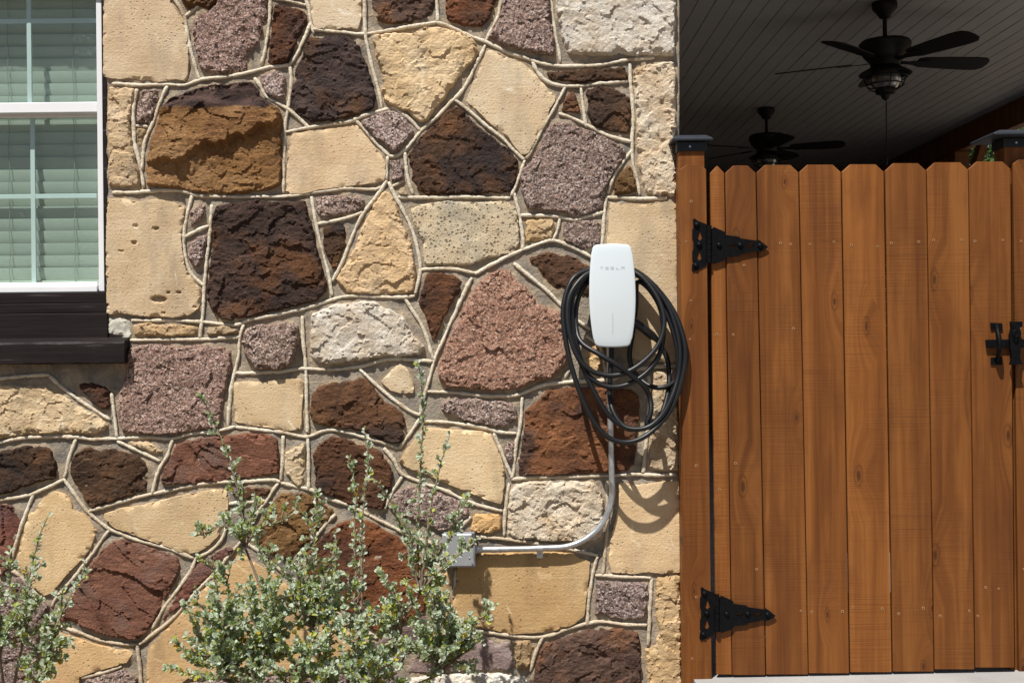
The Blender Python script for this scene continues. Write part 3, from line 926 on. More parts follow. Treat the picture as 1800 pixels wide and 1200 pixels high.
stone('rust', '630,909 605,917 572,938 543,970 540,1000 557,1020 597,1063 632,1085 667,1113 705,1095 742,1075 753,1050 760,1005 717,958 692,940 655,918', (1.3, 1.0, 0.85))
stone('cream', '778,1002 790,1007 790,1060 783,1092 762,1088 767,1040', (0.9, 0.8, 0.66))
stone('cream', '87,1117 110,1112 140,1122 170,1132 200,1139 235,1144 224,1162 195,1170 160,1180 140,1188 135,1240 73,1240 77,1150', (0.9, 0.8, 0.66))
stone('granite', '152,1193 190,1184 220,1175 240,1190 243,1240 142,1240', 0.9)
stone('granite', '-60,1030 10,1022 35,1012 48,1022 72,1052 87,1062 82,1080 70,1100 68,1150 65,1240 -60,1240', 0.9)
stone('granite', '290,1225 340,1198 430,1192 520,1186 640,1165 690,1168 700,1190 690,1240 290,1240', 0.9)
stone('purple', '672,1124 705,1102 745,1082 762,1096 738,1130 700,1165 662,1150 648,1134', 0.9)
stone('patch', '191,559 228,561 231,590 219,606 216,588 191,586', 1.0, 0.0, None, 'mortar_patch')

def mortar_sheet():
    S = 4
    I0, I1, J0, J1 = -100, 299, -80, 316
    gi, gj = np.meshgrid(np.arange(I0, I1 + 1), np.arange(J0, J1 + 1), indexing='ij')
    near = np.full(gi.shape, 99.0)
    for arr in OUTLINES:
        x0, y0 = arr.min(0) - 22; x1, y1 = arr.max(0) + 22
        a0, a1 = max(I0, int(x0 // S)), min(I1, int(x1 // S) + 1)
        b0, b1 = max(J0, int(y0 // S)), min(J1, int(y1 // S) + 1)
        if a1 <= a0 or b1 <= b0: continue
        sub = np.stack([gi[a0 - I0:a1 - I0, b0 - J0:b1 - J0].ravel() * S, gj[a0 - I0:a1 - I0, b0 - J0:b1 - J0].ravel() * S], 1).astype(float)
        d = seg_dist(sub, arr[::2])
        d[inside(sub, arr)] = 0
        sl_ = (slice(a0 - I0, a1 - I0), slice(b0 - J0, b1 - J0))
        near[sl_] = np.minimum(near[sl_], d.reshape(a1 - a0, b1 - b0))
    b = B()
    idx, sm = {}, []
    def vid(i, j):
        if (i, j) not in idx:
            px, py = min(i * S, 1194), j * S
            p = P(px, py, 0)
            k = math.exp(-near[i - I0, j - J0] / 7.0)
            y = 0.0022 * fb(Vector((px / 20, py / 20, 1.7)), 3) + 0.0012 * fb(Vector((px / 6, py / 6, 4.7)), 2)
            y -= k * 0.006 * max(0.0, 0.45 + fb(Vector((px / 26, py / 26, 7.7)), 2) * 1.4)
            idx[(i, j)] = len(b.v)
            b.v.append((p.x, y, p.z))
            sm.append(k)
        return idx[(i, j)]
    for i in range(I0, I1):
        for j in range(J0, J1):
            cx, cy = (i + .5) * S, (j + .5) * S
            if OX0 < cx < OX1 + 4 and OY0 < cy < OY1 + 30:
                continue
            b.f.append((vid(i, j), vid(i, j + 1), vid(i + 1, j + 1), vid(i + 1, j)))
            b.m.append(0)
    o = b.obj('mortar_bed', M['mortar'], wall, smooth=True)
    at = o.data.attributes.new('smear', 'FLOAT', 'POINT')
    at.data.foreach_set('value', sm)


mortar_sheet()

BEADS = '''198,148 250,150 295,149 325,150 355,141 400,136 440,128 470,120 510,115
302,-40 302,-10 315,12 325,32 328,50 335,85 345,122 352,142
326,30 350,10 368,-10
477,-40 476,0 475,30 472,55 465,95 460,116
480,-2 510,3 540,11
534,-40 536,-10 545,25 547,40 553,62
546,42 535,72 520,100 510,115
510,116 513,140 511,165 506,192 502,230 501,262 499,300 499,340
448,138 458,152 468,170 485,180 510,195 530,212 545,227
503,233 540,225 575,220 615,214 640,205 675,194 687,190
548,52 570,55 600,58 640,61 690,53 730,46 768,40
768,40 800,52 835,68 855,75 890,92 925,103 950,112 985,117 1020,117 1050,115 1100,107 1150,102
641,-40 641,0 642,60 648,90 653,115 660,140 668,170 671,192
768,-40 768,0 770,40
884,-40 884,-10 875,30 862,55 853,74
853,80 835,120 812,160 795,178 770,205 740,232 715,262 695,274 683,274
687,188 705,198 725,215 739,231
622,208 640,227 660,250 675,265 688,278
682,275 680,300 680,318
712,268 714,290 717,310 722,330 727,343
800,176 830,200 855,222 885,245 900,262 922,282
925,280 940,255 955,225 975,190 990,160 993,152
922,282 912,312 905,330 898,346
936,110 945,128 960,143 985,151 1022,152 1060,147 1103,144
1107,112 1108,140 1111,180 1113,210 1111,250 1112,285 1118,312 1124,343
1021,155 1025,190 1030,225
982,200 1010,210 1040,225 1070,240 1110,250
1110,265 1095,285 1080,308 1068,340
967,-40 967,-10 972,35 980,80 985,112
242,157 235,195 236,225 238,255 247,290 253,330
295,152 280,185 270,215 256,250 250,300
240,222 262,223
198,339 250,338 300,335 335,340 345,344 400,346 460,347 515,345 560,337 610,332 660,333 670,330
680,318 660,350 640,375 620,415 603,460 585,495
683,320 695,345 710,372 725,405 735,440 739,475 730,518
690,328 710,318
700,347 740,348 800,347 860,348 897,348
558,394 590,388 620,380 638,373
548,346 552,370 558,405 567,440 577,480 584,520
338,344 330,380 324,415 325,445 335,478 350,495 360,502
373,360 371,400 365,450 360,500 357,550 352,595
325,417 345,407 368,397
232,563 300,563 355,566 415,571 440,562 500,550 545,540 590,525 620,520 660,522 710,522 730,520
230,598 300,597 350,596 400,594 422,592
429,570 422,595 420,625 410,665 405,700 402,750
532,555 534,600 538,640 540,700 541,760
541,765 543,800 543,862
412,655 440,656 490,653 530,648 580,650 630,645 670,635 700,630 760,635
711,523 725,545 738,565 750,590 757,615 763,632
830,488 818,510 805,540 790,570 778,600 765,630 755,665 745,700 738,730
740,474 770,472 800,473 830,479 842,479
835,482 865,465 900,448 940,432 970,423 1000,432 1035,450 1060,470
903,463 930,485 960,510 985,535 1010,560 1040,580
904,340 910,365 915,390 920,420 919,440
915,379 950,379 980,381 1010,387 1035,380 1062,372
984,383 980,405 972,422
1066,345 1062,380 1060,410 1056,440
1067,347 1100,349 1140,350 1172,348
632,648 660,675 690,700 720,722 740,730
752,688 800,690 850,695 895,695 920,690 950,678 985,672 1040,670 1070,668
1000,650 987,670
742,740 790,742 830,748 862,755 885,760 908,761
918,697 915,740 908,780 903,825 898,840
868,760 880,790 890,815 900,838
898,842 950,838 1000,837 1060,836 1110,833 1150,834 1190,834
895,848 890,880 888,905 886,942
-60,790 0,778 40,770 90,768 135,768 165,772 210,770 260,768 300,770 340,762 380,757 415,750
415,750 450,754 500,760 540,767 570,757 590,756 630,765 665,775 702,788
88,660 110,680 140,703 170,722 195,738
-60,672 0,666 50,660 88,658
197,690 201,720 206,768
135,770 125,800 118,830 113,840
-60,885 0,878 50,870 85,855 113,842
112,840 130,865 155,898 192,928 215,938 245,949 300,964 342,981
157,898 200,885 265,868 330,855 380,848 440,845 480,843 495,848
495,848 520,855 550,862 575,875 620,890 650,905
305,770 295,800 280,825 268,870
207,775 240,790 283,810
498,765 497,800 495,845
490,848 475,870 455,900 430,940 422,948
60,868 45,905 30,950 18,1000
193,930 175,955 155,985 130,1015 100,1050 92,1065
345,980 335,1005 310,1040 285,1075 268,1105
245,1132 275,1110 310,1080 345,1040 375,1010 400,980 425,950
345,980 370,968 390,948 400,920
18,1000 35,1010 60,1037 80,1062
100,1097 140,1110 180,1125 220,1131 247,1132
242,1130 246,1165 250,1210
145,1190 180,1182 215,1170
425,948 455,968 480,990 540,1037 600,1080 665,1122
590,903 570,925 540,960 520,980
650,905 690,925 720,940 770,958
675,787 692,807 707,832 742,848 780,861 825,882 884,898
707,837 690,865 677,895
702,788 725,755 738,735
827,907 805,932
837,942 885,947 945,954 1010,966 1050,975
1050,977 1042,1007 1035,1055 1031,1100
1066,845 1068,890 1066,940 1059,1008
1046,1010 1085,1012 1145,1015
1145,1015 1142,1075 1139,1135
790,1100 835,1107 890,1115 935,1119 967,1116 997,1105 1032,1095 1055,1091 1097,1096 1137,1097
955,1117 942,1145 932,1180
802,1000 797,1050
1140,660 1142,700 1137,760 1130,832
1075,668 1110,650 1150,645 1190,643
1030,590 1055,610 1062,640 1068,668
400,885 425,882 467,880
790,980 772,1000 762,1035'''


def bead(line, k):
    c = [tuple(map(float, q.split(','))) for q in line.split()]
    pts = spline([(x, 0, y) for x, y in c], 4.0)
    path, rad = [], []
    n = len(pts)
    ph = k * 7.3
    # short lengths of bead, each a hair out of line with the last
    off, nxt = 0.0, 6
    for i, q in enumerate(pts):
        if i >= nxt:
            off = random.uniform(-0.55, 0.55)
            nxt = i + random.randint(5, 14)
        x = q.x + 0.5 * fb(Vector((i * 0.13, ph, 0)), 2) + off
        y = q.z + 0.5 * fb(Vector((i * 0.13, ph, 9)), 2) + off
        p = P(x, y, 0)
        dy = -0.0045 - 0.002 * fb(Vector((i * 0.11, ph, 5)), 2)
        path.append((p.x, dy, p.z))
        r = 0.0066 * (1 + 0.26 * fb(Vector((i * 0.35, ph, 3)), 3) + 0.25 * fb(Vector((i * 0.06, ph, 13)), 2))
        if i == nxt - 1:
            r *= 0.78
        e = min(i, n - 1 - i)
        if e < 2: r *= (0.72, 0.92)[e]
        rad.append(r)
    b = B()
    b.tube(path, rad, 9, flat=0.9)
    o = P(*c[0], 0)
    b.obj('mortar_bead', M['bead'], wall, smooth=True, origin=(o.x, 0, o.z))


for k, ln in enumerate(BEADS.split('\n')):
    bead(ln, k)

# ------------------------------------------------------------------ window
win = thing('window', (P(0, 640, 0.0).x, 0.02, zb_), 'white framed double hung window with dark brown sill beside stone wall', 'window')


def pbox(name, px0, py0, px1, py1, Y0, Y1, mat, parent, ref=None, bevel=0.002, cx=None):
    """box whose front face fills a pixel rectangle at depth Y0; level in the world"""
    cxp = (px0 + px1) / 2 if cx is None else cx
    cyp = (py0 + py1) / 2
    a = P(px0, cyp, Y0); c = P(px1, cyp, Y0)
    t = P(cxp, py0, Y0); d = P(cxp, py1, Y0)
    b = B()
    b.box((a.x, Y0, t.z), (c.x, Y1, d.z))
    return b.obj(name, mat, parent, origin=((a.x + c.x) / 2, Y0, (t.z + d.z) / 2), bevel=bevel)


WL = -246
CXW = 90
# brown surround
pbox('jamb_casing', 180, -60, 188.5, 516, -0.004, 0.10, M['trim'], win, cx=CXW)
pbox('jamb_casing', WL - 9, -60, WL - 1, 516, -0.004, 0.10, M['trim'], win, cx=CXW)
pbox('head_casing', WL - 1, -60, 181, -30, 0.002, 0.10, M['trim'], win, cx=CXW)
pbox('sub_sill', WL - 9, 514, 188, 533, 0.002, 0.10, M['trim'], win, cx=CXW)
pbox('sub_sill', WL - 9, 533.5, 188.6, 550.5, -0.010, 0.10, M['trim'], win, cx=CXW)
pbox('apron', WL - 9, 551, 189, 598, -0.016, 0.10, M['trim'], win, cx=CXW)
# the sill proper, its top falling outwards
a = P(WL - 25, 600, -0.06); c = P(218, 600, -0.06)
zt_, zm, zbm = P(CXW, 594, -0.015).z, P(CXW, 603, -0.06).z, P(CXW, 640, -0.06).z
b = B()
xs = [a.x + (c.x - a.x) * k / 60 for k in range(61)]
prof = [(0.09, zt_), (-0.015, zt_), (-0.056, zm + 0.004), (-0.060, zm - 0.004), (-0.061, zbm + 0.004), (-0.056, zbm), (0.09, zbm + 0.004)]
npf = len(prof)
vs_, fs = [], []
for i, x in enumerate(xs):
    for j, (y, z) in enumerate(prof):
        jx = 0.002 * fb(Vector((x * 22, j * 3.1, 0)), 3) if j in (2, 3, 4, 5) else 0
        vs_.append((x, y + jx, z + jx))
for i in range(60):
    for j in range(npf):
        j2 = (j + 1) % npf
        fs.append((i * npf + j, i * npf + j2, (i + 1) * npf + j2, (i + 1) * npf + j))
fs.append(tuple(range(npf)))
fs.append(tuple(60 * npf + j for j in range(npf - 1, -1, -1)))
b.add(vs_, fs)
b.obj('sill', M['trim'], win, origin=((a.x + c.x) / 2, -0.02, zbm))
# white frame
pbox('frame_stile', 171, -30, 181, 513, 0.030, 0.115, M['vinyl'], win, cx=CXW)
pbox('frame_stile', WL, -30, WL + 10, 513, 0.030, 0.115, M['vinyl'], win, cx=CXW)
pbox('frame_head', WL + 10.3, -30, 170.7, -14, 0.032, 0.115, M['vinyl'], win, cx=CXW)
pbox('frame_sill', WL + 10.3, 503, 170.7, 513.5, 0.020, 0.115, M['vinyl'], win, cx=CXW)
# upper sash (in front) and lower sash (behind)
us = pbox('meeting_rail', WL + 10.3, 180, 170.7, 198, 0.036, 0.075, M['vinyl'], win, cx=CXW)
ls = pbox('bottom_rail', WL + 10.3, 496, 170.7, 502.6, 0.070, 0.112, M['vinyl'], win, cx=CXW)
pbox('sash_rail', WL + 10.3, 197, 170.7, 206, 0.078, 0.112, M['vinyl'], win, cx=CXW)


def pane(px0, py0, px1, py1, Y):
    b = B()
    a = P(px0, (py0 + py1) / 2, Y); c = P(px1, (py0 + py1) / 2, Y)
    t = P(CXW, py0, Y).z; d = P(CXW, py1, Y).z
    b.box((a.x, Y, t), (c.x, Y + 0.004, d))
    return b.obj('pane', M['glass'], win, origin=(a.x, Y, d))


p1 = pane(WL + 10, -16, 171, 182, 0.056)
p2 = pane(WL + 10, 200, 171, 500, 0.092)
for Y, par, ya, yb, vxs, hys in ((0.061, p1, -15, 181, (51, -84), (37,)), (0.097, p2, 204, 497, (58, -80), (345,))):
    for vx in vxs:
        pbox('muntin', vx - 4, ya, vx + 4, yb, Y, Y + 0.008, M['vinyl'], par, bevel=0.001, cx=CXW)
    for hy in hys:
        pbox('muntin', WL + 11, hy - 4, 170, hy + 4, Y + 0.001, Y + 0.007, M['vinyl'], par, bevel=0.001, cx=CXW)
# dim room behind
b = B()
xa, xb = P(WL - 5, 0, 0.3).x, P(200, 0, 0.3).x
b.box((xa, 0.36, zb_), (xb, 0.37, zt + 0.1))
b.box((xa - 0.012, 0.116, zb_), (xa - 0.002, 0.37, zt + 0.1))
b.box((xb + 0.002, 0.302, zb_), (xb + 0.012, 0.37, zt + 0.1))
b.box((xa, 0.116, zt + 0.102), (xb, 0.37, zt + 0.11))
b.box((xa, 0.116, zb_ - 0.012), (xb, 0.37, zb_ - 0.002))
b.obj('room_lining', M['room'], win)

# the blind
YB = 0.132
blind = thing('window_blind', (P(0, 500, YB).x, YB, P(0, 500, YB).z), 'cream slatted blind hanging closed behind the window panes', 'blind')
xa, xb = P(WL + 2, 250, YB).x, P(176, 250, YB).x
ztop, zbot = P(CXW, -60, YB).z, P(CXW, 497, YB).z
pitch = 0.0445
ns = int((ztop - zbot) / pitch)
sl = None
for k in range(ns):
    z = zbot + 0.03 + k * pitch
    if sl is None:
        b = B()
        nseg = 5
        pr = []
        for q in range(nseg + 1):
            t = q / nseg - 0.5
            pr.append((-0.011 * t - 0.0016 * (1 - 4 * t * t), 0.050 * t))
        vs_, fs = [], []
        for x in (xa, xb):
            for (yy, zz) in pr: vs_.append((x, YB + yy, z + zz))
            for (yy, zz) in reversed(pr): vs_.append((x, YB + yy + 0.0025, z + zz))
        nn = 2 * (nseg + 1)
        for q in range(nn):
            q2 = (q + 1) % nn
            fs.append((q, q2, nn + q2, nn + q))
        fs += [tuple(range(nn - 1, -1, -1)), tuple(range(nn, 2 * nn))]
        b.add(vs_, fs)
        sl = b.obj('slat', M['slat'], blind, origin=((xa + xb) / 2, YB, z))
    else:
        o = sl.copy()
        COL.objects.link(o)
        o.parent = blind
        o.location = Vector(((xa + xb) / 2, YB, z)) - Vector(blind['_o'])
        o.rotation_euler = (random.uniform(-0.02, 0.02), random.uniform(-0.0015, 0.0015), 0)
pbx = B(); pbx.box((xa, YB - 0.012, zbot - 0.015), (xb, YB + 0.016, zbot + 0.008))
pbx.obj('bottom_bar', M['slat'], blind, bevel=0.003)
for px in (19, 133, -120):
    x = P(px, 300, YB).x
    b = B()
    b.tube([(x + 0.003 * math.sin(q * 1.7), YB - 0.014, ztop + (zbot - ztop) * q / 30) for q in range(31)], 0.0013, 5)
    b.obj('ladder_cord', M['cord'], blind)

# ------------------------------------------------------------------ porch behind the gate
CZ = 3.17
XL, XR = P(1192, 0).x, 4.32
porch = thing('porch', (XR, 6, 0), 'covered porch with grey boarded ceiling and brown timber frame behind the gate', 'porch')
bw = 0.107
nb = int((XR - XL) / bw) + 1
for i in range(nb):
    xa = XL + i * bw
    xb = min(xa + bw - 0.004, XR)
    if xb - xa < 0.02:
        continue
    ys = [0.55, random.choice((3.0, 4.1, 5.2)) + random.uniform(-.2, .2), 10.4]
    for ya, yb in zip(ys, ys[1:]):
        b = B()
        b.box((xa, ya + 0.0015, CZ + random.uniform(0, 0.0012)), (xb, yb - 0.0015, CZ + 0.016))
        b.obj('ceiling_board', M['ceil'], porch, origin=(xa, ya, CZ), bevel=0.003)
b = B(); b.box((XL - 0.25, 0.5, CZ + 0.02), (XR + 0.5, 10.7, CZ + 0.2))
b.obj('roof_deck', M['roofing'], porch)
b = B(); b.box((XR + 0.002, 0.5, 2.95), (XR + 0.10, 10.5, CZ + 0.016))
b.obj('beam', M['wood_dark'], porch, bevel=0.004)
for yp in (1.0, 7.0, 10.3):
    b = B(); b.box((XR - 0.02, yp, 0.03), (XR + 0.12, yp + 0.14, 2.948))
    b.obj('post', M['wood_dark'], porch, bevel=0.005)
for yp, s in ((7.0, -1), (7.14, 1)):
    b = B()
    b.prism([(yp, 2.35), (yp + s * 0.55, 2.945), (yp + s * 0.42, 2.945), (yp, 2.48)], XR + 0.02, XR + 0.085)
    b.v = [(p[1], p[0], p[2]) for p in b.v]
    b.f = [tuple(reversed(f)) for f in b.f]
    b.obj('brace', M['wood_dark'], porch)
# boarded end of the porch
for k in range(22):
    z = 0.04 + k * 0.14
    if z > 2.86: break
    b = B(); b.box((XR + 0.03, 7.15, z), (XR + 0.055, 10.29, z + 0.132))
    b.obj('end_board', M['wood_dark'], porch, origin=(XR, 7.15, z))
for k in range(23):
    z = 0.04 + k * 0.14
    b = B(); b.box((XL, 10.42, z), (XR, 10.445, min(z + 0.139, CZ)))
    if z < CZ - 0.02: b.obj('end_board', M['wood_dark'], porch, origin=(XL, 10.42, z))

b = B(); b.box((XL - 0.1, 10.447, -0.05), (XR + 0.1, 10.5, CZ))  # backing sheet added to stop daylight showing between the end boards
b.obj('end_light_block', M['wood_dark'], porch)
# ------------------------------------------------------------------ ceiling fans
def ceiling_fan(label):
    r = thing('ceiling_fan', (0, 0, 0), label, 'ceiling fan', 'ceiling fans under the porch roof')
    b = B(); b.lathe([(0.072, 0.0), (0.075, -0.02), (0.072, -0.038), (0.045, -0.07), (0.032, -0.092), (0.018, -0.096)], n=28)
    b.obj('canopy', M['fan'], r, smooth=True, angle=40)
    b = B(); b.lathe([(0.013, -0.09), (0.013, -0.205), (0.022, -0.207), (0.026, -0.225), (0.03, -0.24)], n=16)
    b.obj('downrod', M['fan'], r, smooth=True, angle=40)
    b = B(); b.lathe([(0.03, -0.222), (0.10, -0.226), (0.142, -0.234), (0.152, -0.25), (0.148, -0.285), (0.125, -0.325), (0.105, -0.345), (0.09, -0.36), (0.085, -0.385)], n=36)
    b.obj('motor_housing', M['fan'], r, smooth=True, angle=35)
    for k in range(5):
        a = 2 * math.pi * k / 5
        # blade outline along +X
        pts = [(0.20, -0.045), (0.24, -0.062), (0.40, -0.075), (0.56, -0.082), (0.625, -0.076), (0.655, -0.045), (0.662, 0.0), (0.655, 0.045), (0.625, 0.072), (0.56, 0.078), (0.40, 0.07), (0.24, 0.058), (0.20, 0.04)]
        b = B()
        b.prism(pts, -0.0035, 0.0035)
        R = Matrix.Rotation(a, 4, 'Z') @ Matrix.Translation((0, 0, -0.352)) @ Matrix.Rotation(math.radians(-13), 4, 'X')
        b.v = [tuple(R @ Vector((x, z, -y))) for x, y, z in b.v]
        bl = b.obj('blade', M['blade'], r)
        b = B()
        b.prism([(0.07, -0.022), (0.15, -0.016), (0.20, -0.03), (0.27, -0.042), (0.29, 0.0), (0.27, 0.04), (0.20, 0.028), (0.15, 0.016), (0.07, 0.022)], 0.0045, 0.009)
        b.v = [tuple(R @ Vector((x, z, -y))) for x, y, z in b.v]
        b.obj('blade_bracket', M['fan'], bl)
    b = B(); b.lathe([(0.05, -0.38), (0.075, -0.388), (0.10, -0.396), (0.15, -0.424), (0.156, -0.432), (0.148, -0.434), (0.10, -0.412), (0.08, -0.41)], n=32)
    b.obj('lamp_hood', M['fan'], r, smooth=True, angle=40)
    b = B()
    prof = []
    for q in range(13):
        t = q / 12
        prof.append((0.055 + 0.036 * math.sin(math.pi * (0.12 + 0.8 * t)) + (0.002 if q % 2 else 0), -0.41 - 0.105 * t))
    b.lathe(prof, n=28)
    b.obj('lamp_glass', M['lampglass'], r, smooth=True)
    b = B()
    for k in range(6):
        a = 2 * math.pi * (k + .3) / 6
        pp = [(0.14, -0.425), (0.128, -0.45), (0.118, -0.47), (0.108, -0.495), (0.088, -0.518), (0.055, -0.53)]
        b.tube(spline([(q[0] * math.cos(a), q[0] * math.sin(a), q[1]) for q in pp], 0.012), 0.004, 6)
    for rr, zz in ((0.128, -0.452), (0.108, -0.496)):
        b.tube([(rr * math.cos(q * math.pi / 16), rr * math.sin(q * math.pi / 16), zz) for q in range(32)], 0.004, 6, True)
    b.obj('lamp_cage', M['fan'], r, smooth=True)
    b = B(); b.lathe([(0.058, -0.512), (0.062, -0.53), (0.055, -0.548), (0.03, -0.556), (0.022, -0.575), (0.006, -0.588)], n=24)
    b.obj('bottom_cap', M['fan'], r, smooth=True, angle=40)
    b = B(); b.tube([(0.004, 0, -0.58), (0.003, 0.0, -0.75), (0.0, 0, -0.93)], 0.0035, 6)
    b.lathe([(0.002, -0.92), (0.011, -0.94), (0.011, -0.965), (0.004, -0.98)], n=10)
    b.obj('pull_chain', M['fan'], r)
    return r


FZ = CZ - 0.001
f1 = ceiling_fan('larger nearer dark ceiling fan with caged lamp and long pull chain')
d1 = 6.85
p = P(1558, 300, d1 - DIST)
f1.location = (p.x, d1 - DIST, FZ)
f1.rotation_euler = (0, 0, math.radians(9))
f2 = copy_tree(f1)
f2['label'] = 'smaller farther dark ceiling fan just above the gate pickets beside left post'
d2 = 9.95
p = P(1348, 300, d2 - DIST)
f2.location = (p.x, d2 - DIST, FZ)
f2.rotation_euler = (0, 0, math.radians(-16))

# ------------------------------------------------------------------ gate and posts
YG = -0.10
gate = thing('wood_gate', P(1510, 1190, YG), 'stained brown wooden gate of dog eared pickets with black strap hinges', 'gate')


def picket(name, xt0, xt1, xb0, xb1, yt, yb, Y, parent, ear=15, earw=14, th=0.018, mat='wood'):
    w = xt1 - xt0
    ew = min(earw, w * 0.46)
    q = [(xb0, yb), (xb1, yb), (xt1, yt + ear), (xt1 - ew, yt), (xt0 + ew, yt), (xt0, yt + ear)]
    pts = []
    for x, y in q:
        p = P(x, y, Y)
        pts.append((p.x, p.z))
    b = B()
    b.prism(pts, Y, Y + th)
    c = P((xt0 + xt1) / 2, yb, Y)
    return b.obj(name, M[mat], parent, origin=c, bevel=0.0022)


screw_me = None


def screw(px, py, Y, parent):
    global screw_me
    p = P(px, py, Y - 0.0012)
    if screw_me is None:
        b = B()
        b.lathe([(0.0042, 0.0014), (0.0040, 0.0), (0.0026, 0.0002)], n=10, axis='Y')
        b.lathe([(0.0026, 0.0001), (0.0024, -0.0002)], n=8, axis='Y', mi=1)
        screw_me = b.mesh('screw')
        screw_me.materials.append(M['screw']); screw_me.materials.append(M['screw_dark'])
    o = bpy.data.objects.new('screw', screw_me)
    COL.objects.link(o)
    o.parent = parent
    o.location = p - Vector(parent['_o'])
    s = random.uniform(0.9, 1.25)
    o.scale = (s, 1, s)


PK = [  # top x0 x1, bottom x0 x1, top y, bottom y, screws
    (1248.5, 1273, 1259.5, 1286.5, 292, 1185, [(1260, 588), (1265, 860)]),
    (1275, 1328.5, 1288, 1345.5, 291, 1186, [(1289, 588), (1308, 466), (1293, 814), (1330, 1000)]),
    (1330.5, 1403.5, 1347.5, 1420.5, 290, 1185, [(1390, 429), (1395, 577), (1408, 1073), (1372, 427)]),
    (1405.5, 1478, 1422, 1493, 289.5, 1183, [(1424, 429), (1466, 425), (1427, 1075), (1481, 1074)]),
    (1480.5, 1553.5, 1495, 1567.5, 289, 1181, [(1543, 433), (1497, 431), (1500, 1067), (1551, 1069)]),
    (1556.5, 1628, 1570, 1641.5, 287, 1180, [(1567, 427), (1615, 425), (1580, 1078), (1623, 1068)]),
    (1629.5, 1702, 1643.5, 1713, 285.5, 1176, [(1641, 422), (1691, 422), (1653, 1082), (1704, 1073)]),
    (1703.5, 1776.5, 1715, 1783, 284, 1173, [(1714, 424), (1763, 422), (1719, 1082), (1733, 1032), (1756, 1034)]),
]
boards = []
for i, (a0, a1, b0, b1, yt, yb, sc) in enumerate(PK):
    Yb = YG + random.uniform(-0.0015, 0.0015)
    o = picket('picket', a0, a1, b0, b1, yt, yb, Yb, gate, ear=13 if i else 12)
    boards.append(o)
    for x, y in sc:
        screw(x, y, Yb, o)
for yc in (428, 1070):
    a = P(1256, yc, YG + 0.02); c = P(1776, yc - 3, YG + 0.02)
    b = B(); b.box((a.x, YG + 0.0205, a.z - 0.045), (c.x, YG + 0.058, a.z + 0.045))
    b.obj('rail', M['wood'], gate, bevel=0.003)
a = P(1285, 1010, YG); c = P(1740, 470, YG)
dx, dz = c.x - a.x, c.z - a.z
L = math.hypot(dx, dz); nx, nz = -dz / L * 0.045, dx / L * 0.045
b = B(); b.prism([(a.x + nx, a.z + nz), (a.x - nx, a.z - nz), (c.x - nx, c.z - nz), (c.x + nx, c.z + nz)], YG + 0.021, YG + 0.057)
b.obj('diagonal_brace', M['wood'], gate)


def gate_post(px0, px1, pc0, pc1, pyc, label, board, Yp):
    """post with solar lamp cap and a picket fixed to its front"""
    base = P((px0 + px1) / 2, 1195, Yp)
    r = thing('gate_post', (base.x, Yp, 0.0), label, 'post', 'posts of the gate')
    w = 0.089
    a = P((px0 + px1) / 2, 700, Yp).x
    zc = P((px0 + px1) / 2, pyc + 22, Yp).z
    b = B(); b.box((a - w / 2, Yp, -0.05), (a + w / 2, Yp + w, zc + 0.01))
    b.obj('timber', M['wood'], r, bevel=0.003)
    xt0, xt1, xb0, xb1, yt, sc = board
    pk = picket('picket', xt0, xt1, xb0, xb1, yt, 1215, Yp - 0.0185, r, ear=8, earw=10, th=0.018)
    for x, y in sc: screw(x, y, Yp - 0.0185, pk)
    # cap
    cw = P(pc1, 250, Yp - 0.02).x - P(pc0, 250, Yp - 0.02).x
    h1 = P(1200, pyc, Yp).z - P(1200, pyc + 10, Yp).z
    zt2 = P((px0 + px1) / 2, pyc, Yp).z
    cy = Yp + w / 2
    cap = B()
    k = w / 2 + 0.006
    cap.box((a - k, cy - k, zc - 0.012), (a + k, cy + k, zt2 - 0.022))
    c_ = cap.obj('lamp_housing', M['capmetal'], r, bevel=0.003)
    t = B()
    h = cw / 2
    tb, tt = zt2 - 0.021, zt2
    v = [(a - h, cy - h, tb), (a + h, cy - h, tb), (a + h, cy + h, tb), (a - h, cy + h, tb),
         (a - h, cy - h, tb + 0.008), (a + h, cy - h, tb + 0.008), (a + h, cy + h, tb + 0.008), (a - h, cy + h, tb + 0.008)]
    g = h * 0.72
    v += [(a - g, cy - g, tt), (a + g, cy - g, tt), (a + g, cy + g, tt), (a - g, cy + g, tt)]
    t.add(v, [(3, 2, 1, 0), (0, 1, 5, 4), (1, 2, 6, 5), (2, 3, 7, 6), (3, 0, 4, 7), (4, 5, 9, 8), (5, 6, 10, 9), (6, 7, 11, 10), (7, 4, 8, 11), (8, 9, 10, 11)])
    t.obj('cap', M['solar'], c_, bevel=0.002)
    l = B(); l.lathe([(0.004, 0.0), (0.003, -0.002), (0.001, -0.003)], c=(a - 0.006, cy - k - 0.0003, zc + 0.004), n=10, axis='Y')
    l.obj('lens', M['led'], c_)
    return r


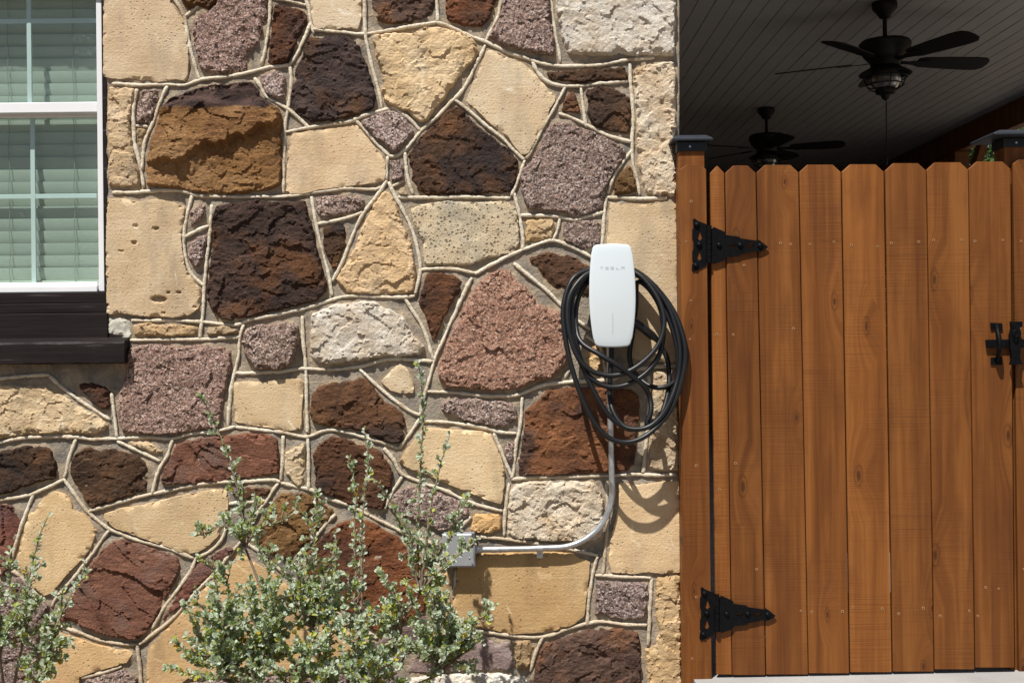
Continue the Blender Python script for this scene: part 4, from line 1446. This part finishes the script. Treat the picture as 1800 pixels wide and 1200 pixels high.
gate_post(1197, 1243, 1190, 1262, 238, 'slim brown gate post with black solar cap beside the stone wall',
          (1195.5, 1241.5, 1204, 1251.5, 290, [(1215, 354), (1206, 425), (1214, 528), (1213, 596), (1224, 818), (1224, 1049), (1217, 1157)]), YG + 0.012)
gate_post(1768, 1818, 1742, 1848, 231, 'brown gate post with wide black solar cap at right end of gate',
          (1780.5, 1832, 1792, 1843, 280, [(1795, 424), (1800, 1000)]), YG + 0.03)
fence = thing('fence_panel', P(1900, 1190, YG), 'brown picket fence panel continuing past the right gate post', 'fence')
for k in range(4):
    x = 1835 + k * 74
    o = picket('picket', x, x + 72, x + 11, x + 83, 279 - k, 1172 - k, YG, fence)
b = B(); a = P(1840, 425, YG + .02); c = P(2130, 425, YG + .02)
b.box((a.x, YG + 0.0205, a.z - 0.045), (c.x, YG + 0.058, a.z + 0.045)); b.obj('rail', M['wood'], fence)


# hinges
def hinge(dx, dy):
    YH = YG - 0.0105
    def q(pts): return [(lambda p: (p.x, p.z))(P(x + dx, y + dy, YH)) for x, y in pts]
    def dia(cx, cy, w, h): return q([(cx, cy - h), (cx + w * .6, cy + h * .15), (cx + w, cy + h * .45), (cx, cy + h), (cx - w, cy + h * .45), (cx - w * .6, cy + h * .15)])
    def diah(cx, cy, w, h): return q([(cx - w, cy), (cx - w * .15, cy - h * .6), (cx + w * .4, cy - h), (cx + w, cy), (cx + w * .4, cy + h), (cx - w * .15, cy + h * .6)])
    b = B()
    b.prism(q([(1218, 385), (1222, 384), (1226, 388), (1242, 394), (1242, 467), (1226, 475), (1219, 478), (1216, 474), (1217, 464), (1219, 462), (1217, 458), (1217, 442), (1219, 438), (1219, 424), (1217, 420), (1217, 404), (1219, 400)]),
            YH, YH + 0.004, [dia(1230, 414, 5, 9), dia(1229, 449, 5, 9)])
    h = b.obj('hinge', M['iron'], gate, bevel=0.0008)
    b = B()
    b.prism(q([(1251, 402), (1255, 399), (1275, 408), (1276, 413), (1298, 416), (1302, 419), (1329, 423), (1332, 421), (1336, 423), (1346, 431), (1350, 434), (1346, 438), (1334, 443), (1330, 441), (1302, 447), (1298, 450), (1277, 452), (1273, 458), (1255, 464), (1251, 462)]),
            YH - 0.001, YH + 0.003, [diah(1286, 432, 8, 4), diah(1316, 432, 10, 4)])
    b.obj('strap', M['iron'], h, bevel=0.0008)
    b = B()
    a, c = P(1246.5 + dx, 396 + dy, YH - 0.002), P(1246.5 + dx, 462 + dy, YH - 0.002)
    N = 6
    for k in range(N):
        t0, t1 = k / N + 0.006, (k + 1) / N - 0.006
        b.tube([a.lerp(c, t0), a.lerp(c, t1)], 0.0085, 12)
    b.obj('knuckle', M['iron'], h, smooth=True, angle=40)
    for x, y in ((1225, 395), (1229, 430), (1223, 467), (1264, 431), (1301, 431), (1336, 432)):
        p = P(x + dx, y + dy, YH - 0.001)
        b = B(); b.lathe([(0.0095, 0.001), (0.0092, -0.003), (0.006, -0.0062), (0.002, -0.0075)], c=p, n=14, axis='Y')
        b.obj('bolt', M['iron'], h, smooth=True)
    return h


hinge(0, 0)
hinge(13.5, 647.5)

# latch
YLt = YG - 0.004
lat = B()
def lp(pts, Y): return [(lambda p: (p.x, p.z))(P(x, y, Y)) for x, y in pts]
lat.prism(lp([(1741, 567), (1762, 568), (1763, 580), (1756, 582), (1751, 578), (1742, 580)], YG - 0.005), YG - 0.005, YG - 0.0005)
latch = lat.obj('latch', M['iron'], gate, bevel=0.001)
lat = B()
lat.prism(lp([(1742, 628), (1761, 627), (1762, 641), (1742, 641)], YG - 0.005), YG - 0.005, YG - 0.0005)
lat.obj('lower_plate', M['iron'], latch, bevel=0.001)
b = B(); b.tube(spline([P(1752, 572, YG - .006), P(1754, 582, YG - .03), P(1757, 600, YG - .045), P(1756, 618, YG - .04), P(1752, 634, YG - .006)], 0.006), 0.0075, 10)
b.obj('pull_handle', M['iron'], latch, smooth=True)
b = B(); b.prism(lp([(1733, 597), (1800, 596), (1804, 604), (1800, 611), (1734, 611)], YG - 0.014), YG - 0.014, YG - 0.006)
b.obj('latch_bar', M['iron'], latch, bevel=0.0015)
b = B()
b.prism(lp([(1775, 565), (1795, 565), (1795, 574), (1790, 576), (1793, 584), (1792, 596), (1798, 604), (1792, 612), (1791, 628), (1795, 640), (1774, 641), (1777, 628), (1774, 612), (1773, 590), (1776, 577)], YG - 0.019), YG - 0.030, YG - 0.0145)
b.tube([P(1784, 586, YG - .035) + Vector((0.008 * math.cos(q * math.pi / 8), -0.006, 0.011 * math.sin(q * math.pi / 8))) for q in range(16)], 0.003, 6, True)
b.obj('catch', M['iron'], latch, bevel=0.001)

# ------------------------------------------------------------------ charger
YC = -0.135
cc = P(1076.5, 519.5, YC - 0.005)
W, Hh = 0.0762, 0.1725
chg = thing('wall_charger', (cc.x, -0.02, cc.z), 'white curved vehicle charger on stone wall with coiled black cable', 'charger')


def outline():
    # sides that swell in the middle, arched ends, tight corners
    def w(z):
        c = z / Hh
        return W * 1.03 * (1 - (0.165 if c > 0 else 0.225) * abs(c) ** 2.0)
    r = 0.017
    half = []
    for k in range(9):      # bottom end, centre to corner
        t = k / 8
        half.append((t * (w(-Hh) - r), -Hh - 0.0025 * (1 - t * t)))
    for k in range(1, 7):   # corner
        a = math.pi / 2 * k / 6
        half.append((w(-Hh) - r + r * math.sin(a) + 0.0006, -Hh + r - r * math.cos(a)))
    for k in range(1, 25):
        z = -Hh + r + (2 * Hh - 2 * r) * k / 25
        half.append((w(z), z))
    for k in range(0, 6):
        a = math.pi / 2 * k / 6
        half.append((w(Hh) - r + r * math.cos(a) + 0.0008, Hh - r + r * math.sin(a)))
    for k in range(9):
        t = 1 - k / 8
        half.append((t * (w(Hh) - r), Hh + 0.003 * (1 - t * t)))
    return half + [(-x, z) for x, z in half[-2:0:-1]]


def face_y(x, z):
    return YC - 0.009 * (1 - (z / Hh) ** 2) - 0.004 * (1 - (x / W) ** 2)


OL = outline()
nO = len(OL)


def rings(layers, cap):
    vs_, fs = [], []
    for sc, yf in layers:
        for x, z in OL:
            vs_.append((cc.x + x * sc, yf(x * sc, z * sc), cc.z + z * sc))
    for i in range(len(layers) - 1):
        for k in range(nO):
            k2 = (k + 1) % nO
            fs.append((i * nO + k2, i * nO + k, (i + 1) * nO + k, (i + 1) * nO + k2))
    if cap:
        fs.append(tuple((len(layers) - 1) * nO + k for k in range(nO - 1, -1, -1)))
    return vs_, fs


b = B()
b.add(*rings([(0.90, lambda x, z: -0.018), (0.93, lambda x, z: -0.06), (0.965, lambda x, z: -0.10), (0.992, lambda x, z: face_y(x, z) + 0.008), (0.992, lambda x, z: face_y(x, z) + 0.0055), (0.9, lambda x, z: face_y(x, z) + 0.0055)], False))
b.obj('body', M['body'], chg, smooth=True, angle=50)
b = B()
b.add(*rings([(0.975, lambda x, z: face_y(x, z) + 0.005), (1.0, lambda x, z: face_y(x, z) + 0.0042), (1.004, lambda x, z: face_y(x, z) + 0.0025), (0.995, lambda x, z: face_y(x, z) + 0.0007), (0.97, face_y), (0.85, face_y), (0.7, face_y), (0.55, face_y), (0.4, face_y), (0.25, face_y), (0.1, face_y), (0.02, face_y)], True))
fp = b.obj('faceplate', M['plate'], chg, smooth=True)


def face_strip(b, x0, z0, x1, z1, lift=0.0004):
    """thin printed bar on the curved face, corners in face coordinates"""
    n = 4
    vs_, fs = [], []
    for k in range(n + 1):
        t = k / n
        for xx in (x0, x1):
            z = z0 + (z1 - z0) * t
            vs_.append((cc.x + xx, face_y(xx, z) - lift, cc.z + z))
    for k in range(n):
        fs.append((2 * k, 2 * k + 1, 2 * k + 3, 2 * k + 2))
    b.add(vs_, fs)


def glyph(b, ch, cx, cz, w, h, t):
    l, r, bo, to = cx - w / 2, cx + w / 2, cz - h / 2, cz + h / 2
    S = lambda x0, z0, x1, z1: face_strip(b, x0, z0, x1, z1)
    if ch == 'T':
        S(l, to - t, r, to); S(cx - t / 2, bo, cx + t / 2, to - t * 1.6)
    elif ch == 'E':
        for z in (bo, cz - t / 2, to - t): S(l, z, r, z + t)
    elif ch == 'S':
        S(l, to - t, r, to); S(l, cz - t / 2, r, cz + t / 2); S(l, bo, r, bo + t)
        S(l, cz + t / 2, l + t, to - t); S(r - t, bo + t, r, cz - t / 2)
    elif ch == 'L':
        S(l, bo, l + t, to); S(l + t, bo, r, bo + t)
    elif ch == 'A':
        S(l, to - t, r, to); S(l, bo, l + t, cz + t); S(r - t, bo, r, cz + t); S(l + t, cz - t / 2, r - t, cz + t / 2)


b = B()
s_ = 0.002 * (DIST + YC - 0.01) / DIST
zl = (519.5 - 471.5) * s_
for k, ch in enumerate('TESLA'):
    glyph(b, ch, (1058 + k * 9.3 - 1076.5) * s_, zl, 0.0112, 0.0092, 0.0017)
b.obj('lettering', M['letters'], fp)
b = B(); face_strip(b, -0.0006, (519.5 - 588) * s_, 0.0006, (519.5 - 550) * s_)
b.obj('light_bar', M['letterdark'], fp)

# cable: one long run of loops, zoomed tracing (x = 960 + u/3, y = 400 + v/3) with depth
CAB = '''345,620,-80 343,680,-85 338,760,-95 336,880,-105 352,965,-130 400,1038,-150 460,1062,-160 540,1050,-162 610,990,-158 660,900,-150 697,780,-134 706,650,-130 685,530,-120 640,410,-105 560,300,-88 470,232,-70 350,195,-60
225,222,-75 140,272,-100 97,380,-115 90,480,-125 108,620,-138 142,760,-150 190,900,-160 250,1020,-166 320,1100,-170 400,1130,-170 480,1120,-168 560,1072,-160 640,985,-150 692,880,-142 728,740,-136 730,610,-130 682,462,-112 600,340,-92 490,240,-70 350,190,-55
217,262,-62 150,345,-85 134,450,-100 158,600,-118 200,750,-134 262,880,-146 325,982,-150 392,1040,-150 455,1064,-146 550,1040,-130 640,930,-122 690,790,-118 690,640,-112 650,490,-100 590,370,-82 520,275,-68 350,200,-45
228,238,-85 165,292,-105 124,362,-118 112,450,-128 126,570,-140 172,690,-150 245,757,-155 350,780,-158 450,750,-156 540,682,-150 600,600,-142 623,500,-130 602,400,-115 545,305,-95 470,238,-75 350,210,-50
222,255,-70 152,335,-90 130,450,-105 146,600,-122 198,745,-138 262,812,-146 340,840,-150 430,826,-148 520,772,-142 587,690,-132 614,600,-122 616,500,-110 592,400,-95 532,312,-75 480,290,-50
474,400,-40 455,560,-40 440,680,-45 465,760,-60 535,828,-90 620,842,-110 698,793,-122 738,700,-125 726,590,-116 672,455,-100 590,340,-82 480,235,-62 350,200,-35
222,285,-50 165,390,-70 158,520,-95 186,605,-130 280,668,-160 380,728,-168 460,788,-160 512,832,-140 546,890,-120 553,970,-135 530,1035,-140 570,1040,-140 618,960,-125 648,830,-95 640,700,-66 602,618,-58 588,596,-56'''
pts = []
for tok in CAB.split():
    u, v, d = map(float, tok.split(','))
    pts.append(P(960 + u / 3, 400 + v / 3, d / 1000.0))
path = spline(pts, 0.010)
b = B()
b.tube(path, 0.0088, 12)
cab = b.obj('charging_cable', M['rubber'], chg, smooth=True)
# connector in its holster at the side
b = B()
pp = spline([P(960 + u / 3, 400 + v / 3, d) for u, v, d in ((590, 597, -.056), (575, 582, -.058), (545, 558, -.062), (510, 528, -.066), (470, 500, -.068), (430, 470, -.068))], 0.008)
rr = [0.0095 + 0.0055 * min(1, i / 3) for i in range(len(pp))]
b.tube(pp, rr, 14)
b.obj('connector_handle', M['handle'], chg, smooth=True)

# ------------------------------------------------------------------ conduit and box
YD = -0.036
cd = thing('conduit', P(960, 965, YD), 'bent galvanised steel conduit running down from the charger to the grey box', 'conduit')
path = [P(1072, 600, YD - .01), P(1072.5, 640, YD - .004), P(1073, 700, YD)]
path = [P(1071.5, 602, YD), P(1072, 700, YD), P(1074.5, 800, YD), P(1076, 868, YD)]
cx_, cy_, r_ = 976.0, 866.0, 99.0
for k in range(1, 13):
    a = math.pi / 2 * k / 12
    path.append(P(cx_ + r_ * math.cos(a), cy_ + r_ * math.sin(a) * 0.97, YD))
path += [P(940, 963.5, YD), P(900, 964.5, YD), P(842, 965.5, YD)]
b = B(); b.tube(spline(path, 0.012), 0.0107, 16)
b.obj('pipe', M['galv'], cd, smooth=True)
b = B()
a, c = P(834, 965.5, YD), P(847, 965.5, YD)
b.tube([a, a.lerp(c, .35)], 0.0165, 8); b.tube([a.lerp(c, .35), c], 0.0138, 14)
b.obj('coupling', M['galv'], cd, smooth=True, angle=40)
b = B()
p = P(949, 963.5, YD)
b.v, b.f, b.m = [], [], []
vs_, fs = [], []
n = 14
for k in range(n + 1):
    a = math.pi * (k / n) - math.pi / 2
    for xx in (-0.011, 0.011):
        vs_.append((p.x + xx, p.y - 0.0125 * math.cos(a), p.z + 0.0125 * math.sin(a)))
for k in range(n): fs.append((2 * k, 2 * k + 1, 2 * k + 3, 2 * k + 2))
b.add(vs_, fs)
b.box((p.x - 0.011, -0.024, p.z - 0.036), (p.x + 0.011, -0.021, p.z - 0.012))
b.box((p.x - 0.011, -0.040, p.z - 0.0145), (p.x + 0.011, -0.021, p.z - 0.0115))
b.lathe([(0.005, 0.001), (0.005, -0.003), (0.002, -0.004)], c=(p.x, -0.0245, p.z - 0.025), n=8, axis='Y')
b.obj('strap', M['galv'], cd)

YJ = -0.068
q0, q1 = P(777, 967, YJ), P(835.5, 967, YJ)
z1_, z0_ = P(806, 937.5, YJ).z, P(806, 997, YJ).z
jb = thing('junction_box', ((q0.x + q1.x) / 2, -0.02, z0_), 'grey metal electrical box at the end of the conduit behind the shrub', 'electrical box')
b = B(); b.box((q0.x + 0.003, YJ + 0.006, z0_ + 0.003), (q1.x - 0.003, -0.010, z1_ - 0.003))
b.obj('enclosure', M['boxgrey'], jb, bevel=0.003)
b = B()
fr = 0.006
v = [(q0.x, YJ + .008, z0_), (q1.x, YJ + .008, z0_), (q1.x, YJ + .008, z1_), (q0.x, YJ + .008, z1_),
     (q0.x, YJ + .003, z0_), (q1.x, YJ + .003, z0_), (q1.x, YJ + .003, z1_), (q0.x, YJ + .003, z1_),
     (q0.x + fr, YJ - .001, z0_ + fr), (q1.x - fr, YJ - .001, z0_ + fr), (q1.x - fr, YJ - .001, z1_ - fr), (q0.x + fr, YJ - .001, z1_ - fr)]
b.add(v, [(0, 1, 5, 4), (1, 2, 6, 5), (2, 3, 7, 6), (3, 0, 4, 7), (4, 5, 9, 8), (5, 6, 10, 9), (6, 7, 11, 10), (7, 4, 8, 11), (8, 9, 10, 11), (3, 2, 1, 0)])
b.obj('cover', M['boxgrey'], jb, bevel=0.0012)
for x, y in ((825.5, 956.5), (825.5, 980.5), (786, 956.5), (786, 980.5)):
    p = P(x, y, YJ - 0.001)
    b = B(); b.lathe([(0.0038, 0.001), (0.0036, -0.001), (0.0015, -0.002)], c=p, n=10, axis='Y')
    b.obj('cover_screw', M['galv'], jb)

# ------------------------------------------------------------------ shrubs
def leaf(b, p, d, nrm, L, Wd, mi):
    d = d.normalized()
    s = d.cross(nrm)
    if s.length < 1e-4: s = d.orthogonal()
    s.normalize()
    n = s.cross(d)
    c1 = p + d * (L * 0.38) ; c2 = p + d * (L * 0.78)
    up = n * (Wd * 0.22)
    vs_ = [p, c1 + s * (Wd * .42) + up, c1 - n * (Wd * .05), c1 - s * (Wd * .42) + up, c2 + s * (Wd * .5) + up, c2, c2 - s * (Wd * .5) + up, p + d * L + n * (Wd * 0.1)]
    b.add(vs_, [(0, 1, 2), (0, 2, 3), (1, 4, 5, 2), (2, 5, 6, 3), (4, 7, 5), (5, 7, 6)], mi)


def rv():
    while True:
        v = Vector((random.uniform(-1, 1), random.uniform(-1, 1), random.uniform(-1, 1)))
        if 0.05 < v.length < 1: return v.normalized()


def shrub(base, tips, label, seed, nodes):
    random.seed(seed)
    r = thing('sage_shrub', base, label, 'shrub', 'sage shrubs in front of the wall')
    st, fo, done = B(), B(), set()

    def leaf_run(pts, dens, size, spread, inner=0.0):
        acc = 0.0
        for i in range(1, len(pts)):
            a, c = pts[i - 1], pts[i]
            dirn = (c - a)
            acc += dirn.length
            while acc > dens:
                acc -= dens
                out = rv()
                out = (out - dirn.normalized() * out.dot(dirn.normalized())).normalized()
                d = (out * spread + dirn.normalized() * random.uniform(0.3, 1.0) + Vector((0, -0.15, 0.25))).normalized()
                L = size * random.uniform(0.65, 1.25)
                u = random.random()
                yg = inner * 0.16
                mi = 0 if u < 0.70 - yg else (1 if u < 0.92 - yg else (2 if u < 0.985 - yg * .15 else 3))
                nr = (Vector((-0.3, -0.7, 0.9)) + rv() * 0.75).normalized()
                leaf(fo, a.lerp(c, random.random()), d, nr, L, L * random.uniform(0.55, 0.75), mi)

    for (px, py, Y, tw) in tips:
        tip = P(px, py, Y)
        nd = min(nodes, key=lambda q: math.hypot(q[0] - px, (q[1] - py) * 0.45) + (200 if q[1] < py + 15 else 0))
        node = P(*nd)
        mid = node.lerp(tip, 0.5) + Vector((0, random.uniform(-.03, .03), 0.03 + random.uniform(-.02, .03))) + rv() * 0.02
        stem0 = spline([Vector(base) + rv() * 0.015, Vector(base).lerp(node, 0.55) + Vector((0, 0, 0.03)) + rv() * 0.02, node], 0.014)
        pts = spline([node, node.lerp(mid, .5) + rv() * 0.012, mid, mid.lerp(tip, .55) + rv() * 0.015, tip], 0.014)
        n0 = len(stem0)
        if nd not in done:
            st.tube(stem0, [0.0066 - 0.0028 * i / n0 for i in range(n0)], 6)
            done.add(nd)
        n = len(pts)
        pts = [q + rv() * 0.002 for q in pts]
        st.tube(pts, [0.0034 * (1 - i / n) ** 0.8 + 0.0010 for i in range(n)], 6)
        k0 = int(n * 0.12)
        leaf_run(pts[int(n * 0.2):], 0.0046 if tw > .055 else 0.0068, 0.0165, 0.9)
        total = n * 0.014
        i = k0
        while i < n - 2:
            t = i / n
            L = tw * random.uniform(0.5, 1.2) * (1.0 - 0.72 * t)
            dirn = (pts[i + 1] - pts[i]).normalized()
            d = (rv() * 1.2 + dirn * 0.4 + Vector((0, 0, 0.25))).normalized()
            tp = spline([pts[i], pts[i] + d * L * .5 + rv() * 0.008, pts[i] + d * L + Vector((0, 0, L * .18))], 0.012)
            if len(tp) > 2:
                st.tube(tp, [0.0022 * (1 - q / len(tp)) + 0.0009 for q in range(len(tp))], 5)
                leaf_run(tp[1:], 0.0030, 0.0175, 1.0, 1.0 - t)
                for q in range(5): leaf(fo, tp[-1], (d + rv() * 0.9).normalized(), (Vector((0, -0.7, 0.7)) + rv() * .5).normalized(), random.uniform(.010, .017), .0095, 0)
                i += random.randint(1, 2) if tw > .055 else random.randint(2, 4)
    st.obj('branches', M['stem'], r, smooth=True)
    f = fo.obj('foliage', [M['leaf1'], M['leaf2'], M['leaf3'], M['leaf4']], r, smooth=False)
    tag(f, kind='stuff')
    return r


T, D_ = 0.04, 0.17
tips = [(352, 690, -.42, T), (415, 822, -.40, T), (448, 868, -.42, .07), (735, 632, -.36, T), (790, 762, -.36, T), (640, 748, -.38, T), (613, 800, -.40, T), (660, 842, -.42, T),
        (560, 868, -.45, .08), (520, 900, -.48, .10), (825, 872, -.36, .07), (838, 945, -.40, .08), (340, 940, -.45, .07), (372, 985, -.5, .12),
        (470, 965, -.52, D_), (872, 1060, -.42, .08), (852, 1128, -.46, .10), (800, 1110, -.5, .14), 
        (345, 1080, -.52, D_), (335, 1150, -.52, D_), (590, 935, -.45, .06), (705, 905, -.42, .06), (780, 985, -.42, .12), (430, 1030, -.55, D_), (510, 1020, -.58, D_), (470, 1090, -.62, D_), (560, 1100, -.62, D_), 
        (600, 1085, -.6, .10), (665, 1095, -.55, .09), (640, 1130, -.62, .14), (700, 1125, -.6, .13), (590, 1165, -.66, .15), (670, 1170, -.66, .15), (740, 1160, -.6, .14), (610, 1010, -.5, .06), (690, 1030, -.45, .07), (560, 1040, -.5, .09),
        (740, 1080, -.55, .15), (400, 1110, -.6, D_), (640, 1150, -.62, .15), (710, 1140, -.6, .15), (520, 980, -.4, .14), (410, 985, -.4, .12), (770, 1040, -.55, .14),
        (380, 1160, -.65, D_), (450, 1170, -.66, D_), (530, 1160, -.66, D_), (600, 1120, -.66, D_), (780, 1160, -.6, .14), (830, 1090, -.5, .1), (345, 1030, -.5, .12), (480, 1040, -.6, D_), (390, 1060, -.62, D_)]
random.seed(21)
for k in range(34):
    a, q = random.uniform(0, 2 * math.pi), math.sqrt(random.random())
    if 585 < 575 + 235 * q * math.cos(a) < 740 and 1085 + 105 * q * math.sin(a) < 1105: continue
    tips.append((575 + 235 * q * math.cos(a), 1085 + 105 * q * math.sin(a), random.uniform(-.66, -.36), random.uniform(.06, .13)))
shrub(tuple(P(595, 1335, -.47)), tips, 'large silvery green sage shrub with tall shoots below the junction box', 11, [(470, 1165, -.52), (555, 1110, -.50), (635, 1105, -.48), (705, 1110, -.47), (395, 1195, -.55), (780, 1180, -.48), (520, 1230, -.6), (640, 1225, -.6), (740, 1040, -.42), (430, 960, -.42), (450, 1260, -.6), (570, 1270, -.62)])
tips2 = [(86, 905, -.42, .045), (62, 985, -.45, .07), (18, 965, -.45, .07), (150, 985, -.42, .045), (118, 1030, -.45, .07), (-40, 960, -.45, .09), (-20, 1050, -.5, .13), (40, 1070, -.52, .12), (80, 1100, -.52, .11), (128, 1132, -.5, .07), (15, 1130, -.55, D_), (50, 1160, -.56, .14), (-40, 1120, -.55, D_), (100, 1185, -.56, .1)]
shrub(tuple(P(20, 1335, -.45)), tips2, 'smaller silvery green sage shrub under the window', 5, [(40, 1130, -.47), (0, 1150, -.5), (85, 1175, -.48), (-40, 1200, -.5), (40, 1240, -.55)])

# ------------------------------------------------------------------ tree beyond the porch
random.seed(3)
tx, ty = 7.9, 14.6
tree = thing('tree', (tx, ty, -0.09), 'small sunlit green tree glimpsed beyond the porch beside the right post cap', 'tree')
b = B()
b.tube(spline([(tx, ty, -0.1), (tx + .1, ty, 1.5), (tx - .05, ty + .1, 2.8), (tx, ty, 4.2)], 0.3), [0.14 - 0.009 * k for k in range(len(spline([(tx, ty, -0.1), (tx + .1, ty, 1.5), (tx - .05, ty + .1, 2.8), (tx, ty, 4.2)], 0.3)))], 8)
cl = []
for k in range(26):
    d = rv(); c = Vector((tx, ty, 4.0)) + Vector((d.x * 1.5, d.y * 1.5, d.z * 1.25)) * random.uniform(.4, 1)
    cl.append(c)
    b.tube(spline([(tx, ty, 2.6 + random.random()), Vector((tx, ty, 3.4)).lerp(c, .5), c], 0.25), 0.018, 5)
b.obj('trunk', M['stem'], tree, smooth=True)
fo = B()
for c in cl:
    for q in range(420):
        p = c + rv() * random.uniform(0, .55)
        leaf(fo, p, rv(), rv(), random.uniform(.08, .13), .06, 0)
tag(fo.obj('crown', M['treeleaf'], tree), kind='stuff')

for o in list(bpy.data.objects):
    if '_o' in o: del o['_o']
